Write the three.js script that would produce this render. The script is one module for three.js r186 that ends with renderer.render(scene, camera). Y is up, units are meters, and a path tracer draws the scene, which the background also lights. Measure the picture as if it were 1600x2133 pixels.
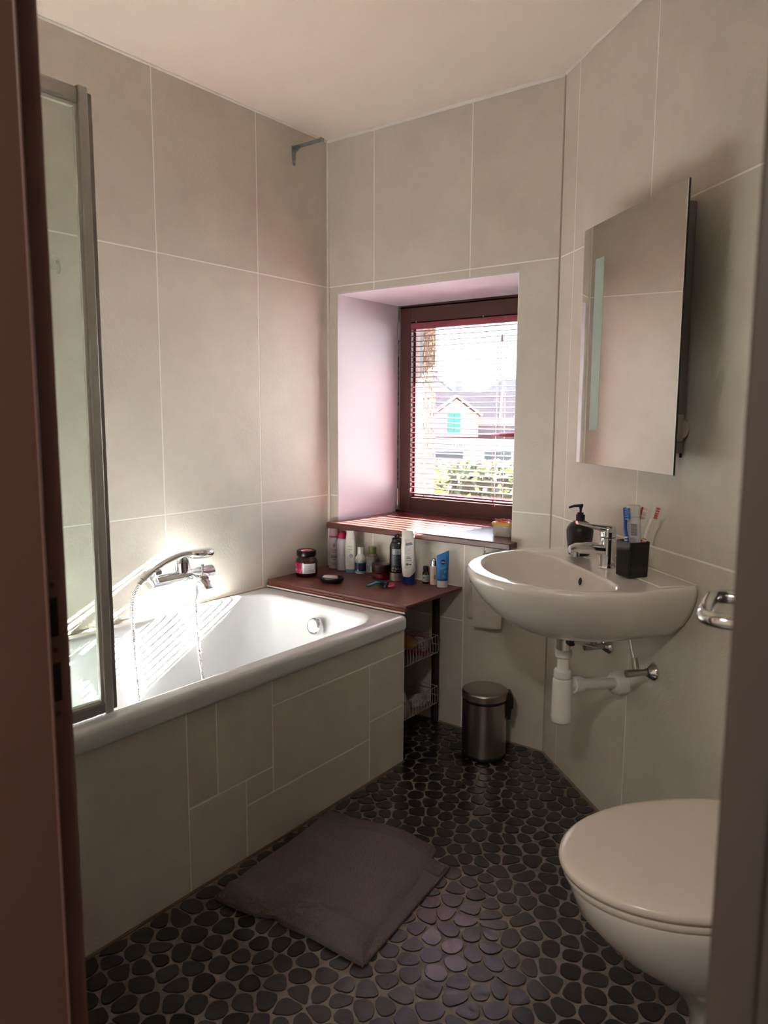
import * as THREE from 'three';
import { RoundedBoxGeometry } from 'three/addons/geometries/RoundedBoxGeometry.js';
import { mergeGeometries, mergeVertices, toCreasedNormals } from 'three/addons/utils/BufferGeometryUtils.js';
import { RectAreaLightUniformsLib } from 'three/addons/lights/RectAreaLightUniformsLib.js';

// ------------------------------------------------------------------ camera, sky, sun, exposure
const scene = new THREE.Scene();
const camera = new THREE.PerspectiveCamera(2 * Math.atan(1066.5 / 1558.36) * 180 / Math.PI, 1600 / 2133, 0.05, 400);
camera.position.set(2.2112, 1.262, 2.5023);
camera.rotation.set(-0.13, 0.6498, 0.0051, 'YXZ');
camera.focus = 2.6; camera.userData.fStop = 7;
scene.add(camera);
RectAreaLightUniformsLib.init();
const renderer = new THREE.WebGLRenderer({ antialias: true });
renderer.toneMapping = THREE.LinearToneMapping;
renderer.toneMappingExposure = 26;
renderer.shadowMap.enabled = true;

{ // hazy morning sky: pale at the horizon, a little bluer higher up
  const w = 64, h = 64, d = new Float32Array(w * h * 4);
  for (let j = 0; j < h; j++) for (let i = 0; i < w; i++) {
    const e = (j + 0.5) / h * 180 - 90, t = Math.min(1, Math.max(0, e / 60)), k = (j * w + i) * 4;
    const c = e < 0 ? [0.30, 0.30, 0.28] : [0.86 - 0.36 * t, 1.08 - 0.28 * t, 1.24 - 0.06 * t];
    d[k] = c[0]; d[k + 1] = c[1]; d[k + 2] = c[2]; d[k + 3] = 1;
  }
  const t = new THREE.DataTexture(d, w, h, THREE.RGBAFormat, THREE.FloatType);
  t.mapping = THREE.EquirectangularReflectionMapping; t.magFilter = THREE.LinearFilter; t.needsUpdate = true;
  scene.background = t; scene.environment = t;
  scene.backgroundIntensity = scene.environmentIntensity = 0.24;
}
const sun = new THREE.DirectionalLight(new THREE.Color(1, 0.975, 0.94), 8);
sun.position.set(0.3 + 0.105 * 12, 1.2 + 0.466 * 12, -12); sun.target.position.set(0.3, 1.2, 0);
sun.castShadow = true; sun.shadow.radius = 0.25; sun.shadow.mapSize.set(4096, 4096);
Object.assign(sun.shadow.camera, { left: -3, right: 3, top: 3, bottom: -3, near: 1, far: 30 });
scene.add(sun, sun.target);

// ------------------------------------------------------------------ helpers
let seed = 7;
const rnd = () => { seed = (seed * 1664525 + 1013904223) >>> 0; return seed / 4294967296; };
const rr = (a, b) => a + (b - a) * rnd();
const V = (x, y, z) => new THREE.Vector3(x, y, z);
const sh = (o) => { o.castShadow = true; o.receiveShadow = true; return o; };
const used = new Map();
function numbered(n) { const k = used.get(n) ?? 0; used.set(n, k + 1); return k ? n + '_' + String(k).padStart(3, '0') : n; }
function tag(o, label, category, group, kind) {
  o.userData.label = label; o.userData.category = category;
  if (group) o.userData.group = group; if (kind) o.userData.kind = kind; return o;
}
function thing(name, label, category, pos = [0, 0, 0], ry = 0, group) {
  const g = new THREE.Group(); g.name = numbered(name); g.position.set(...pos); g.rotation.y = ry; scene.add(g);
  return tag(g, label, category, group);
}
function struct(name, label, category, pos = [0, 0, 0], ry = 0) {
  const g = thing(name, label, category, pos, ry); g.userData.kind = 'structure'; return g;
}
function part(parent, name, g, m, pos, rot) {
  const o = sh(new THREE.Mesh(g, m)); o.name = name;
  if (pos) o.position.set(...pos); if (rot) o.rotation.set(...rot);
  parent.add(o); return o;
}
function lab(o, l) { o.userData.label = l; return o; }
const mv = (g, x = 0, y = 0, z = 0, rx = 0, ry = 0, rz = 0) => { if (rx || ry || rz) g.applyMatrix4(new THREE.Matrix4().makeRotationFromEuler(new THREE.Euler(rx, ry, rz))); g.translate(x, y, z); return g; };
const flat = (g) => { const n = g.index ? g.toNonIndexed() : g; for (const k of Object.keys(n.attributes)) if (!['position', 'normal', 'uv'].includes(k)) n.deleteAttribute(k); if (!n.attributes.uv) n.setAttribute('uv', new THREE.Float32BufferAttribute(new Float32Array(n.attributes.position.count * 2), 2)); n.clearGroups?.(); return n; };
const join = (...a) => mergeGeometries(a.flat().map(flat));
const box = (w, h, d, x = 0, y = 0, z = 0) => new THREE.BoxGeometry(w, h, d).translate(x, y, z);
const rbox = (w, h, d, r = 0.003, x = 0, y = 0, z = 0, s = 2) => new RoundedBoxGeometry(w, h, d, s, Math.min(r, w / 2.01, h / 2.01, d / 2.01)).translate(x, y, z);
const cyl = (r1, r2, h, x = 0, y = 0, z = 0, n = 32) => new THREE.CylinderGeometry(r1, r2, h, n).translate(x, y, z);
const lathe = (pts, n = 40) => new THREE.LatheGeometry(pts.map((p) => new THREE.Vector2(Math.max(p[0], 1e-5), p[1])), n);
const tube = (pts, r, n = 48, m = 10, closed = false) => new THREE.TubeGeometry(new THREE.CatmullRomCurve3(pts.map((p) => V(...p)), closed, 'centripetal'), n, r, m, closed);
function rod(a, b, r, n = 12) { // straight rod between two points
  const A = V(...a), B = V(...b), d = B.clone().sub(A), g = new THREE.CylinderGeometry(r, r, d.length(), n);
  g.applyQuaternion(new THREE.Quaternion().setFromUnitVectors(V(0, 1, 0), d.normalize())); g.translate(...A.add(B).multiplyScalar(0.5).toArray()); return g;
}
// box-mapped uv in metres
function metric(g, k = 1, ox = 0, oy = 0) {
  g = flat(g); const p = g.attributes.position, n = g.attributes.normal, uv = new Float32Array(p.count * 2);
  for (let i = 0; i < p.count; i++) {
    const ax = Math.abs(n.getX(i)), ay = Math.abs(n.getY(i)), az = Math.abs(n.getZ(i)), x = p.getX(i), y = p.getY(i), z = p.getZ(i);
    const [u, v] = az >= ax && az >= ay ? [x, y] : ax >= ay ? [z, y] : [x, z];
    uv[2 * i] = u * k + ox; uv[2 * i + 1] = v * k + oy;
  }
  g.setAttribute('uv', new THREE.BufferAttribute(uv, 2)); return g;
}
// surface through rings of equal length; rings are closed loops
function loft(rings, cap0 = false, cap1 = false, crease) {
  const n = rings[0].length, pos = [], uv = [], idx = [];
  rings.forEach((r, k) => { for (let i = 0; i <= n; i++) { const p = r[i % n]; pos.push(p.x, p.y, p.z); uv.push(i / n, k / (rings.length - 1)); } });
  const w = n + 1;
  for (let k = 0; k < rings.length - 1; k++) for (let i = 0; i < n; i++) { const a = k * w + i, b = a + 1, c = a + w, d = c + 1; idx.push(a, b, d, a, d, c); }
  const cap = (r, flip) => {
    const c = r.reduce((s, p) => s.add(p), V(0, 0, 0)).multiplyScalar(1 / n), o = pos.length / 3;
    pos.push(c.x, c.y, c.z); uv.push(0.5, 0.5); r.forEach((p, i) => { pos.push(p.x, p.y, p.z); uv.push(0.5 + 0.5 * Math.cos(i / n * 6.283), 0.5 + 0.5 * Math.sin(i / n * 6.283)); });
    for (let i = 0; i < n; i++) { const a = o + 1 + i, b = o + 1 + (i + 1) % n; flip ? idx.push(o, b, a) : idx.push(o, a, b); }
  };
  if (cap0) cap(rings[0], true); if (cap1) cap(rings[rings.length - 1], false);
  let g = new THREE.BufferGeometry(); g.setAttribute('position', new THREE.Float32BufferAttribute(pos, 3)); g.setAttribute('uv', new THREE.Float32BufferAttribute(uv, 2)); g.setIndex(idx);
  if (crease) return toCreasedNormals(g, crease);
  // weld the seam for smooth normals, but keep uv
  g.computeVertexNormals(); const N = g.attributes.normal;
  for (let k = 0; k < rings.length; k++) { const a = k * w, b = a + n, v = V(N.getX(a) + N.getX(b), N.getY(a) + N.getY(b), N.getZ(a) + N.getZ(b)).normalize(); N.setXYZ(a, v.x, v.y, v.z); N.setXYZ(b, v.x, v.y, v.z); }
  return g;
}
// rounded rectangle in the x-z plane at height y, n points, counted so that loft() from top to bottom faces outwards
function rrect(x0, x1, z0, z1, r, y, n = 80) {
  const pts = [], q = n / 4, cx = [x1 - r, x0 + r, x0 + r, x1 - r], cz = [z1 - r, z1 - r, z0 + r, z0 + r];
  for (let c = 0; c < 4; c++) for (let i = 0; i < q; i++) { const a = (c + i / (q - 1)) * Math.PI / 2; pts.push(V(cx[c] + r * Math.cos(a), y, cz[c] + r * Math.sin(a))); }
  return pts;
}
const oval = (cx, cz, a, b, y, n = 48, e = 2) => Array.from({ length: n }, (_, i) => { const t = i / n * Math.PI * 2, c = Math.cos(t), s = Math.sin(t); return V(cx + a * Math.sign(c) * Math.abs(c) ** (2 / e), y, cz + b * Math.sign(s) * Math.abs(s) ** (2 / e)); });
// extruded outline (list of [x, y]) along z, bevelled
function ext(pts, depth, bevel = 0, curve = 1) {
  const s = new THREE.Shape(pts.map((p) => new THREE.Vector2(...p)));
  return new THREE.ExtrudeGeometry(s, { depth, bevelEnabled: bevel > 0, bevelSize: bevel, bevelThickness: bevel, bevelOffset: -bevel, bevelSegments: 2, curveSegments: curve });
}

// ------------------------------------------------------------------ computed textures
const H2 = (x, y, s) => { let h = (x * 374761393 + y * 668265263 + s * 982451653) | 0; h = Math.imul(h ^ (h >>> 13), 1274126177); return ((h ^ (h >>> 16)) >>> 0) / 4294967296; };
function pnoise(x, y, per, s) { // value noise that repeats after per cells
  const x0 = Math.floor(x), y0 = Math.floor(y), fx = x - x0, fy = y - y0, u = fx * fx * (3 - 2 * fx), v = fy * fy * (3 - 2 * fy), m = (k) => ((k % per) + per) % per;
  const a = H2(m(x0), m(y0), s), b = H2(m(x0 + 1), m(y0), s), c = H2(m(x0), m(y0 + 1), s), d = H2(m(x0 + 1), m(y0 + 1), s);
  return a + (b - a) * u + (c - a) * v + (a - b - c + d) * u * v;
}
function fbm(u, v, per, oct, s) { let t = 0, a = 0.5, n = 0; for (let o = 0; o < oct; o++) { t += a * pnoise(u * per, v * per, per, s + o); n += a; a *= 0.55; per *= 2; } return t / n; }
function texture(n, f, srgb = false, size = 1) { // f(u, v) -> value or [r, g, b] in 0..1
  const d = new Uint8Array(n * n * 4);
  for (let j = 0; j < n; j++) for (let i = 0; i < n; i++) { const c = f(i / n, j / n), k = (j * n + i) * 4; for (let q = 0; q < 3; q++) d[k + q] = 255 * Math.min(1, Math.max(0, Array.isArray(c) ? c[q] : c)); d[k + 3] = 255; }
  const t = new THREE.DataTexture(d, n, n); t.wrapS = t.wrapT = THREE.RepeatWrapping; t.magFilter = THREE.LinearFilter; t.repeat.set(1 / size, 1 / size);
  if (srgb) t.colorSpace = THREE.SRGBColorSpace; t.needsUpdate = true; return t;
}
function canvasTex(w, h, draw) { const c = document.createElement('canvas'); c.width = w; c.height = h; draw(c.getContext('2d'), w, h); const t = new THREE.CanvasTexture(c); t.colorSpace = THREE.SRGBColorSpace; return t; }
const std = (color, roughness = 0.5, o = {}) => new THREE.MeshPhysicalMaterial({ color, roughness, side: THREE.DoubleSide, ...o });
// ------------------------------------------------------------------ materials
const T_tile = texture(1024, (u, v) => {
  const w = fbm(u, v, 6, 3, 11), ang = 10 * fbm(u, v, 3, 2, 21);
  const line = Math.sin((u * Math.cos(ang) + v * Math.sin(ang)) * 260 + 30 * w) * 0.5 + 0.5;
  return 0.55 * fbm(u, v, 128, 3, 31) + 0.25 * line * fbm(u, v, 16, 2, 41) + 0.2 * w;
}, false, 0.9);
const T_tileCol = texture(512, (u, v) => { const a = 0.95 + 0.05 * fbm(u, v, 8, 4, 51) * 1.4 ; return [a, a, a * 0.995]; }, true, 0.9);
const T_plaster = texture(512, (u, v) => fbm(u, v, 32, 5, 71), false, 1.2);
const T_slate = texture(512, (u, v) => 0.6 * fbm(u + 0.05 * fbm(u, v, 8, 2, 5), v, 24, 4, 81) + 0.4 * fbm(u * 1, v, 8, 3, 91), false, 0.35);
const T_slateCol = texture(512, (u, v) => { const a = 0.62 + 0.38 * fbm(u, v, 20, 5, 101), b = fbm(u, v, 6, 3, 111); return [a * (0.96 + 0.06 * b), a, a * (1.06 - 0.06 * b)]; }, true, 0.35);
const T_grout = texture(256, (u, v) => { const a = 0.7 + 0.3 * fbm(u, v, 32, 4, 121); return [a, a * 0.98, a * 0.95]; }, true, 0.4);
const T_wood = texture(1024, (u, v) => {
  const y = v + 0.03 * fbm(u, v, 4, 3, 131), g = fbm(u * 0.06 - Math.floor(u * 0.06), y, 64, 4, 141), p = fbm(u, v, 10, 4, 151);
  const a = 0.72 + 0.28 * g - 0.1 * Math.max(0, 0.4 - p); return [a, a * 0.97, a * 0.95];
}, true, 0.6);
const T_woodB = texture(512, (u, v) => 0.6 * fbm(u * 0.1 - Math.floor(u * 0.1), v, 96, 3, 161) + 0.4 * fbm(u, v, 64, 3, 171), false, 0.4);
const T_scuff = texture(1024, (u, v) => { // pale worn scratches in varnish along the board's front strip
  const y = v + 0.02 * fbm(u, v, 6, 3, 181), s = fbm(u * 0.25 - Math.floor(u * 0.25), y, 220, 2, 191), m = fbm(u, v, 7, 4, 201), g = fbm(u * 0.06 - Math.floor(u * 0.06), y, 64, 4, 141);
  const band = Math.exp(-(((v - 0.76) / 0.07) ** 2)), sc = band * Math.max(0, s - 0.52) * 8 * Math.max(0, m - 0.40) * 6, a = 0.74 + 0.26 * g;
  return [a + 0.5 * sc, a * 0.96 + 0.75 * sc, a * 0.95 + 0.75 * sc];
}, true, 0.72);
const T_terry = texture(512, (u, v) => 0.65 * fbm(u, v, 160, 2, 211) + 0.35 * fbm(u, v, 40, 3, 221), false, 0.3);
const T_brush = texture(512, (u, v) => fbm(u, v * 0.02 - Math.floor(v * 0.02), 256, 2, 231), false, 0.2);
const T_cast = texture(512, (u, v) => { const a = fbm(u, v, 40, 3, 241); return a > 0.5 ? 0.5 + (a - 0.5) * 2.2 : a * 0.6; }, false, 0.5);
const T_castCol = texture(512, (u, v) => { const a = fbm(u, v, 40, 3, 241), k = a > 0.47 ? 1 : 0.55; return [k, k * 0.93, k * 0.84]; }, true, 0.5);
const T_speck = texture(512, (u, v) => fbm(u, v, 90, 3, 251), false, 0.5);

const M = {
  tile: std(0xdbd4c9, 0.5, { map: T_tileCol, bumpMap: T_tile, bumpScale: 0.0011 }),
  tileB: std(0xd8d0c4, 0.52, { map: T_tileCol, bumpMap: T_tile, bumpScale: 0.0011 }),
  grout: std(0xfaf7f2, 0.9),
  groutFloor: std(0x98908a, 0.85, { map: T_grout, bumpMap: T_speck, bumpScale: 0.0008 }),
  caulk: std(0xe9e4da, 0.45),
  dirtyCaulk: std(0xa39480, 0.8, { map: T_grout }),
  ceiling: std(0xeee4d6, 0.75, { bumpMap: T_plaster, bumpScale: 0.0006 }),
  reveal: std(0xcfd2da, 0.55, { bumpMap: T_plaster, bumpScale: 0.0004 }),
  slates: [0x1b1d20, 0x1f2124, 0x17191c, 0x232529].map((c, i) => std(c, 0.27 + 0.035 * i, { map: T_slateCol, bumpMap: T_slate, bumpScale: 0.0014, ior: 1.6, clearcoat: 0.25, clearcoatRoughness: 0.2 })),
  frameWood: std(0x4c2f27, 0.42, { bumpMap: T_woodB, bumpScale: 0.0002 }),
  sill: std(0x744038, 0.3, { map: T_wood, bumpMap: T_woodB, bumpScale: 0.0003, clearcoat: 0.5, clearcoatRoughness: 0.22 }),
  shelf: std(0x7c4640, 0.33, { map: T_scuff, bumpMap: T_woodB, bumpScale: 0.0003 }),
  shelfEdge: std(0x9c5246, 0.4, { map: T_wood }),
  glass: std(0xffffff, 0.0, { transmission: 1, ior: 1.5 }),
  enamel: std(0xd9dada, 0.12, { clearcoat: 0.4, clearcoatRoughness: 0.04 }),
  ceramic: std(0xeae4de, 0.1, { clearcoat: 0.6, clearcoatRoughness: 0.03 }),
  seat: std(0xe9dfd4, 0.22),
  chrome: std(0xe2e4e6, 0.06, { metalness: 1 }),
  satin: std(0xb9b6b2, 0.34, { metalness: 1 }),
  steel: std(0xb2aba4, 0.3, { metalness: 1, bumpMap: T_brush, bumpScale: 0.00005 }),
  zinc: std(0x8f9ca0, 0.4, { metalness: 0.35 }),
  alu: std(0xc6c2be, 0.42, { metalness: 0.4 }),
  aluDark: std(0x98938f, 0.42, { metalness: 0.4 }),
  black: std(0x101112, 0.4),
  blackGloss: std(0x060607, 0.14),
  rubber: std(0x1b1a1a, 0.7),
  whitePlastic: std(0xe8e4df, 0.35),
  trap: std(0xeeeae6, 0.4),
  jamb: std(0x6f524b, 0.45),
  jambDark: std(0x4a2f2a, 0.5),
  leaf: std(0x4f4640, 0.5),
  plate: std(0x6a4e48, 0.5),
  hall: std(0xd8cdbf, 0.8, { bumpMap: T_plaster, bumpScale: 0.0005 }),
};
const W = 1.0698, BETA = 0.8592, TR = -(Math.PI / 2 - BETA);            // the slanting wall starts at x = W and runs at BETA
const rw = (s, y, off) => [W + s * Math.sin(BETA) - off * Math.cos(BETA), y, s * Math.cos(BETA) + off * Math.sin(BETA)];
const CEIL = 2.4, J1 = 1.8028, J2 = 0.9035, ZD = 2.085;

// ------------------------------------------------------------------ tiled walls; local x runs along the wall, z points into the room
function inset(p, d) { // mitred inset of a counter-clockwise outline
  return p.map((b, i) => {
    const a = p[(i + p.length - 1) % p.length], c = p[(i + 1) % p.length];
    const e1 = [b[0] - a[0], b[1] - a[1]], e2 = [c[0] - b[0], c[1] - b[1]], l1 = Math.hypot(...e1), l2 = Math.hypot(...e2);
    const n1 = [-e1[1] / l1, e1[0] / l1], n2 = [-e2[1] / l2, e2[0] / l2], k = d / (1 + n1[0] * n2[0] + n1[1] * n2[1]);
    return [b[0] + (n1[0] + n2[0]) * k, b[1] + (n1[1] + n2[1]) * k];
  });
}
const R4 = (x0, x1, y0, y1) => [[x0, y0], [x1, y0], [x1, y1], [x0, y1]];
function tiles(wall, list, mat = M.tile) {
  list.forEach((p, i) => {
    const g = ext(inset(p, 0.0024), 0.006, 0.0005); g.translate(0, 0, -0.0065);
    part(wall, 'tile', metric(g, 1, rr(0, 1), rr(0, 1)), (i + p.length) % 3 ? mat : M.tileB);
  });
}
const wl = struct('wall_left', 'long beige tiled wall behind the bathtub, from window corner to doorway', 'wall', [0, 0, 0], Math.PI / 2);
part(wl, 'grout_bed', metric(box(2.5, CEIL + 0.1, 0.15, -1.0, CEIL / 2, -0.0756)), M.grout);
{ const zs = [0, 0.4099, 0.8763, 1.3427, 1.8091, 2.085], ys = [0, J2, J1, CEIL], l = [];
  for (let i = 0; i < 5; i++) for (let j = 0; j < 3; j++) l.push(R4(-zs[i + 1], -zs[i], ys[j], ys[j + 1]));
  tiles(wl, l); }

const wb = struct('wall_back', 'beige tiled wall around the window recess', 'wall');
const OX0 = 0.052, OX1 = 0.912, OY0 = 0.765, OY1 = 1.772;
part(wb, 'grout_bed', metric(join(
  box(OX0 + 0.3, CEIL + 0.1, 0.4, (OX0 - 0.3) / 2, CEIL / 2, -0.2006), box(OX1 - OX0, CEIL - OY1 + 0.05, 0.4, (OX0 + OX1) / 2, (CEIL + OY1) / 2 + 0.025, -0.2006),
  box(OX1 - OX0, OY0 + 0.05, 0.4, (OX0 + OX1) / 2, OY0 / 2 - 0.025, -0.2006), box(0.9, CEIL + 0.1, 0.02, OX1 + 0.45, CEIL / 2, -0.0106))), M.grout);
tiles(wb, [
  R4(0, 0.2503, J1, CEIL), R4(0.2503, 0.7086, J1, CEIL), R4(0.7086, W, J1, CEIL),
  [[0, J2], [OX0, J2], [OX0, OY1], [0.2503, OY1], [0.2503, J1], [0, J1]], R4(0.2503, 0.7086, OY1, J1),
  [[OX1, J2], [W, J2], [W, J1], [0.7086, J1], [0.7086, OY1], [OX1, OY1]],
  [[0, 0.447], [0.2503, 0.447], [0.2503, OY0], [OX0, OY0], [OX0, J2], [0, J2]], R4(0.2503, 0.7086, 0.447, OY0),
  [[0.7086, 0], [W, 0], [W, J2], [OX1, J2], [OX1, OY0], [0.7086, OY0]], R4(0, 0.2503, 0, 0.447), R4(0.2503, 0.7086, 0, 0.447)]);

const wc = struct('wall_corner', 'slanting beige tiled wall carrying washbasin, mirror and toilet', 'wall', [W, 0, 0], TR);
part(wc, 'grout_bed', metric(box(1.9, CEIL + 0.1, 0.12, 0.82, CEIL / 2, -0.0606)), M.grout);
{ const ss = [0, 0.1052, 0.5639, 1.0329, 1.5], ys = [0, J2, J1, CEIL], l = [];
  for (let i = 0; i < 4; i++) for (let j = 0; j < 3; j++) l.push(R4(ss[i], ss[i + 1], ys[j], ys[j + 1]));
  tiles(wc, l); }

const XR = 2.3;
const wr = struct('wall_right', 'beige tiled wall hidden behind the open door', 'wall', [XR, 0, 0], -Math.PI / 2);
part(wr, 'grout_bed', metric(box(1.4, CEIL + 0.1, 0.12, 1.6, CEIL / 2, -0.0606)), M.grout);
{ const zs = [1.05, 1.5163, 1.9826, 2.085], ys = [0, J2, J1, CEIL], l = [];
  for (let i = 0; i < 3; i++) for (let j = 0; j < 3; j++) l.push(R4(zs[i], zs[i + 1], ys[j], ys[j + 1]));
  tiles(wr, l); }

// wall with the doorway, plastered on the hall side
const DX0 = 1.427, DX1 = 2.215, DY = 2.06;
const wf = struct('wall_front', 'plastered wall with the doorway next to the camera', 'wall');
part(wf, 'plaster', metric(join(box(DX0 + 0.1, CEIL + 0.1, 0.15, (DX0 - 0.1) / 2, CEIL / 2, ZD + 0.076), box(1.3, CEIL + 0.1, 0.15, DX1 + 0.65, CEIL / 2, ZD + 0.076), box(DX1 - DX0, CEIL - DY + 0.05, 0.15, (DX0 + DX1) / 2, (CEIL + DY) / 2, ZD + 0.076))), M.hall);

const ceiling = struct('ceiling', 'smooth cream painted ceiling above tub and basin', 'ceiling');
part(ceiling, 'plaster_board', metric(box(4.4, 0.2, 5.0, 1.5, CEIL + 0.1, 1.75)), M.ceiling);

// caulk and plaster beads where walls and ceiling meet
function bead(name, label, a, b, r, m) { const o = sh(new THREE.Mesh(rod(a, b, r, 8), m)); o.name = name; scene.add(o); tag(o, label, 'caulk bead', null, 'structure'); return o; }
bead('trim_1', 'white caulk bead between ceiling and long tub wall', [0.001, CEIL - 0.001, 0], [0.001, CEIL - 0.001, 2.08], 0.006, M.caulk);
bead('trim_2', 'white caulk bead between ceiling and window wall', [0, CEIL - 0.001, 0.002], [W, CEIL - 0.001, 0.002], 0.009, M.caulk);
bead('trim_3', 'white caulk bead between ceiling and slanting basin wall', rw(0, CEIL - 0.001, 0.001), rw(1.5, CEIL - 0.001, 0.001), 0.006, M.caulk);
bead('trim_4', 'upright white caulk bead in the corner left of the window', [0.002, 0.585, 0.002], [0.002, CEIL, 0.002], 0.0065, M.caulk);
bead('trim_5', 'upright grey joint in the corner beside the washbasin', [W - 0.0005, 0, 0.001], [W - 0.0005, CEIL, 0.001], 0.0035, std(0xb5a898, 0.8));
bead('trim_6', 'brown stained joint along the foot of the tub panel', [0.699, 0.0, 0.385], [0.699, 0.0, 2.08], 0.0045, std(0x857766, 0.85, { map: T_grout }));
bead('trim_7', 'stained joint along the foot of the slanting wall', rw(0, 0, 0.001), rw(1.5, 0, 0.001), 0.005, M.dirtyCaulk);
bead('trim_8', 'stained joint along the foot of the window wall', [0.5, 0, 0.002], [W, 0, 0.002], 0.005, M.dirtyCaulk);

// ------------------------------------------------------------------ floor of flat slate pebbles
const floor = struct('floor', 'floor mosaic of flat black slate pebbles in grey grout', 'floor');
part(floor, 'grout_bed', metric(box(4.4, 0.1, 4.5, 1.5, -0.0522, 1.75)), M.groutFloor);
{
  const clip = (poly, n, d) => { // keep n.p >= d
    const out = [];
    for (let i = 0; i < poly.length; i++) { const a = poly[i], b = poly[(i + 1) % poly.length], fa = n[0] * a[0] + n[1] * a[1] - d, fb = n[0] * b[0] + n[1] * b[1] - d;
      if (fa >= 0) out.push(a); if ((fa >= 0) !== (fb >= 0)) { const t = fa / (fa - fb); out.push([a[0] + (b[0] - a[0]) * t, a[1] + (b[1] - a[1]) * t]); } }
    return out;
  };
  const nx = -Math.cos(BETA), nz = Math.sin(BETA), dW = nx * W;
  const inside = (x, z) => z > 0.01 && z < ZD + 0.1 && x > (z > 0.39 ? 0.71 : 0.45) && nx * x + nz * z > dW + 0.01 && x < XR - 0.01;
  let pts = []; const st = 0.056;
  for (let z = 0.02; z < ZD + 0.15; z += st * 0.87) for (let x = 0.44 + (Math.round(z / st) % 2) * st / 2; x < XR; x += st) { const p = [x + rr(-0.45, 0.45) * st, z + rr(-0.45, 0.45) * st]; if (inside(...p)) pts.push(p); }
  const cell = (i) => {
    const [x, z] = pts[i]; let c = [[x - 0.1, z - 0.1], [x + 0.1, z - 0.1], [x + 0.1, z + 0.1], [x - 0.1, z + 0.1]];
    for (let j = 0; j < pts.length; j++) if (j !== i) { const [u, v] = pts[j], ex = x - u, ez = z - v; if (ex * ex + ez * ez > 0.04) continue; c = clip(c, [ex, ez], ex * (x + u) / 2 + ez * (z + v) / 2); }
    c = clip(c, [0, 1], 0.004); c = clip(c, [nx, nz], dW + 0.006); c = clip(c, [-1, 0], -(XR - 0.004)); if (z > 0.39 && x > 0.7) c = clip(c, [1, 0], 0.704); return c;
  };
  const cen = (c) => { let A = 0, X = 0, Z = 0; c.forEach((a, i) => { const b = c[(i + 1) % c.length], k = a[0] * b[1] - b[0] * a[1]; A += k; X += (a[0] + b[0]) * k; Z += (a[1] + b[1]) * k; }); return [X / (3 * A), Z / (3 * A), Math.abs(A / 2)]; };
  for (let it = 0; it < 2; it++) pts = pts.map((p, i) => { const k = cell(i); if (k.length < 3) return p; const c = cen(k); return [p[0] + (c[0] - p[0]) * 0.8, p[1] + (c[1] - p[1]) * 0.8]; });
  const stones = [];
  pts.forEach((p, i) => {
    let c = cell(i); if (c.length < 3) return; const [mx, mz, A] = cen(c); if (A < 0.0005) return;
    if (c.reduce((s, a, k) => { const b = c[(k + 1) % c.length]; return s + a[0] * b[1] - b[0] * a[1]; }, 0) < 0) c.reverse();
    // drop very short edges, then inset, then round the corners
    c = c.filter((a, k) => { const b = c[(k + 1) % c.length]; return Math.hypot(a[0] - b[0], a[1] - b[1]) > 0.006; });
    if (c.length < 3) return; c = inset(c, rr(0.0009, 0.0022));
    for (let q = 0; q < 2; q++) c = c.flatMap((a, k) => { const b = c[(k + 1) % c.length]; return [[a[0] * 0.75 + b[0] * 0.25, a[1] * 0.75 + b[1] * 0.25], [a[0] * 0.25 + b[0] * 0.75, a[1] * 0.25 + b[1] * 0.75]]; });
    const L = []; let tot = 0; c.forEach((a, k) => { const b = c[(k + 1) % c.length]; L.push(tot); tot += Math.hypot(a[0] - b[0], a[1] - b[1]); });
    const n = 17, ring = []; for (let k = 0; k < n; k++) { const t = k / n * tot; let j = L.length - 1; while (L[j] > t) j--; const a = c[j], b = c[(j + 1) % c.length], e = Math.hypot(a[0] - b[0], a[1] - b[1]) || 1, f = (t - L[j]) / e, q = 1 - rr(0, 0.07); const x = a[0] + (b[0] - a[0]) * f, z = a[1] + (b[1] - a[1]) * f; ring.push([mx + (x - mx) * q, mz + (z - mz) * q]); }
    const ta = rr(-0.024, 0.024), tb = rr(-0.024, 0.024), h = rr(0.0, 0.0012), pos = [], uv = [], idx = [], o1 = rnd(), o2 = rnd();
    const put = (x, y, z) => { pos.push(x - mx, y, z - mz); uv.push(x + o1, z + o2); };
    put(mx, h, mz); ring.forEach(([x, z]) => { const X = mx + (x - mx) * 0.965, Z = mz + (z - mz) * 0.965; put(X, h + ta * (X - mx) + tb * (Z - mz), Z); }); ring.forEach(([x, z]) => put(x, h - 0.0030, z));
    for (let k = 0; k < n; k++) { const a = 1 + k, b = 1 + (k + 1) % n; idx.push(0, b, a, a, b, b + n, a, b + n, a + n); }
    let g = new THREE.BufferGeometry(); g.setAttribute('position', new THREE.Float32BufferAttribute(pos, 3)); g.setAttribute('uv', new THREE.Float32BufferAttribute(uv, 2)); g.setIndex(idx); g = toCreasedNormals(g, 0.5);
    const dx = mx - camera.position.x, dz = mz - camera.position.z, dep = -(dx * 0.605 + dz * 0.796);
    const seen = dep > 0.9 && mz < 1.75 && Math.abs((dx * 0.796 - dz * 0.605) / Math.max(dep, 0.1)) < 0.52 && !(mx < 1.22 && mx > 0.74 && mz > 0.85 && mz < 1.24);
    stones.push({ g, mx, mz, dist: seen ? Math.hypot(dx, dz) : 99 + Math.hypot(dx, dz), m: M.slates[Math.floor(rnd() * 4)] });
  });

  stones.sort((a, b) => a.dist - b.dist);
  stones.slice(0, 300).forEach((s) => part(floor, 'pebble', s.g, s.m, [s.mx, 0, s.mz]));
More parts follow.
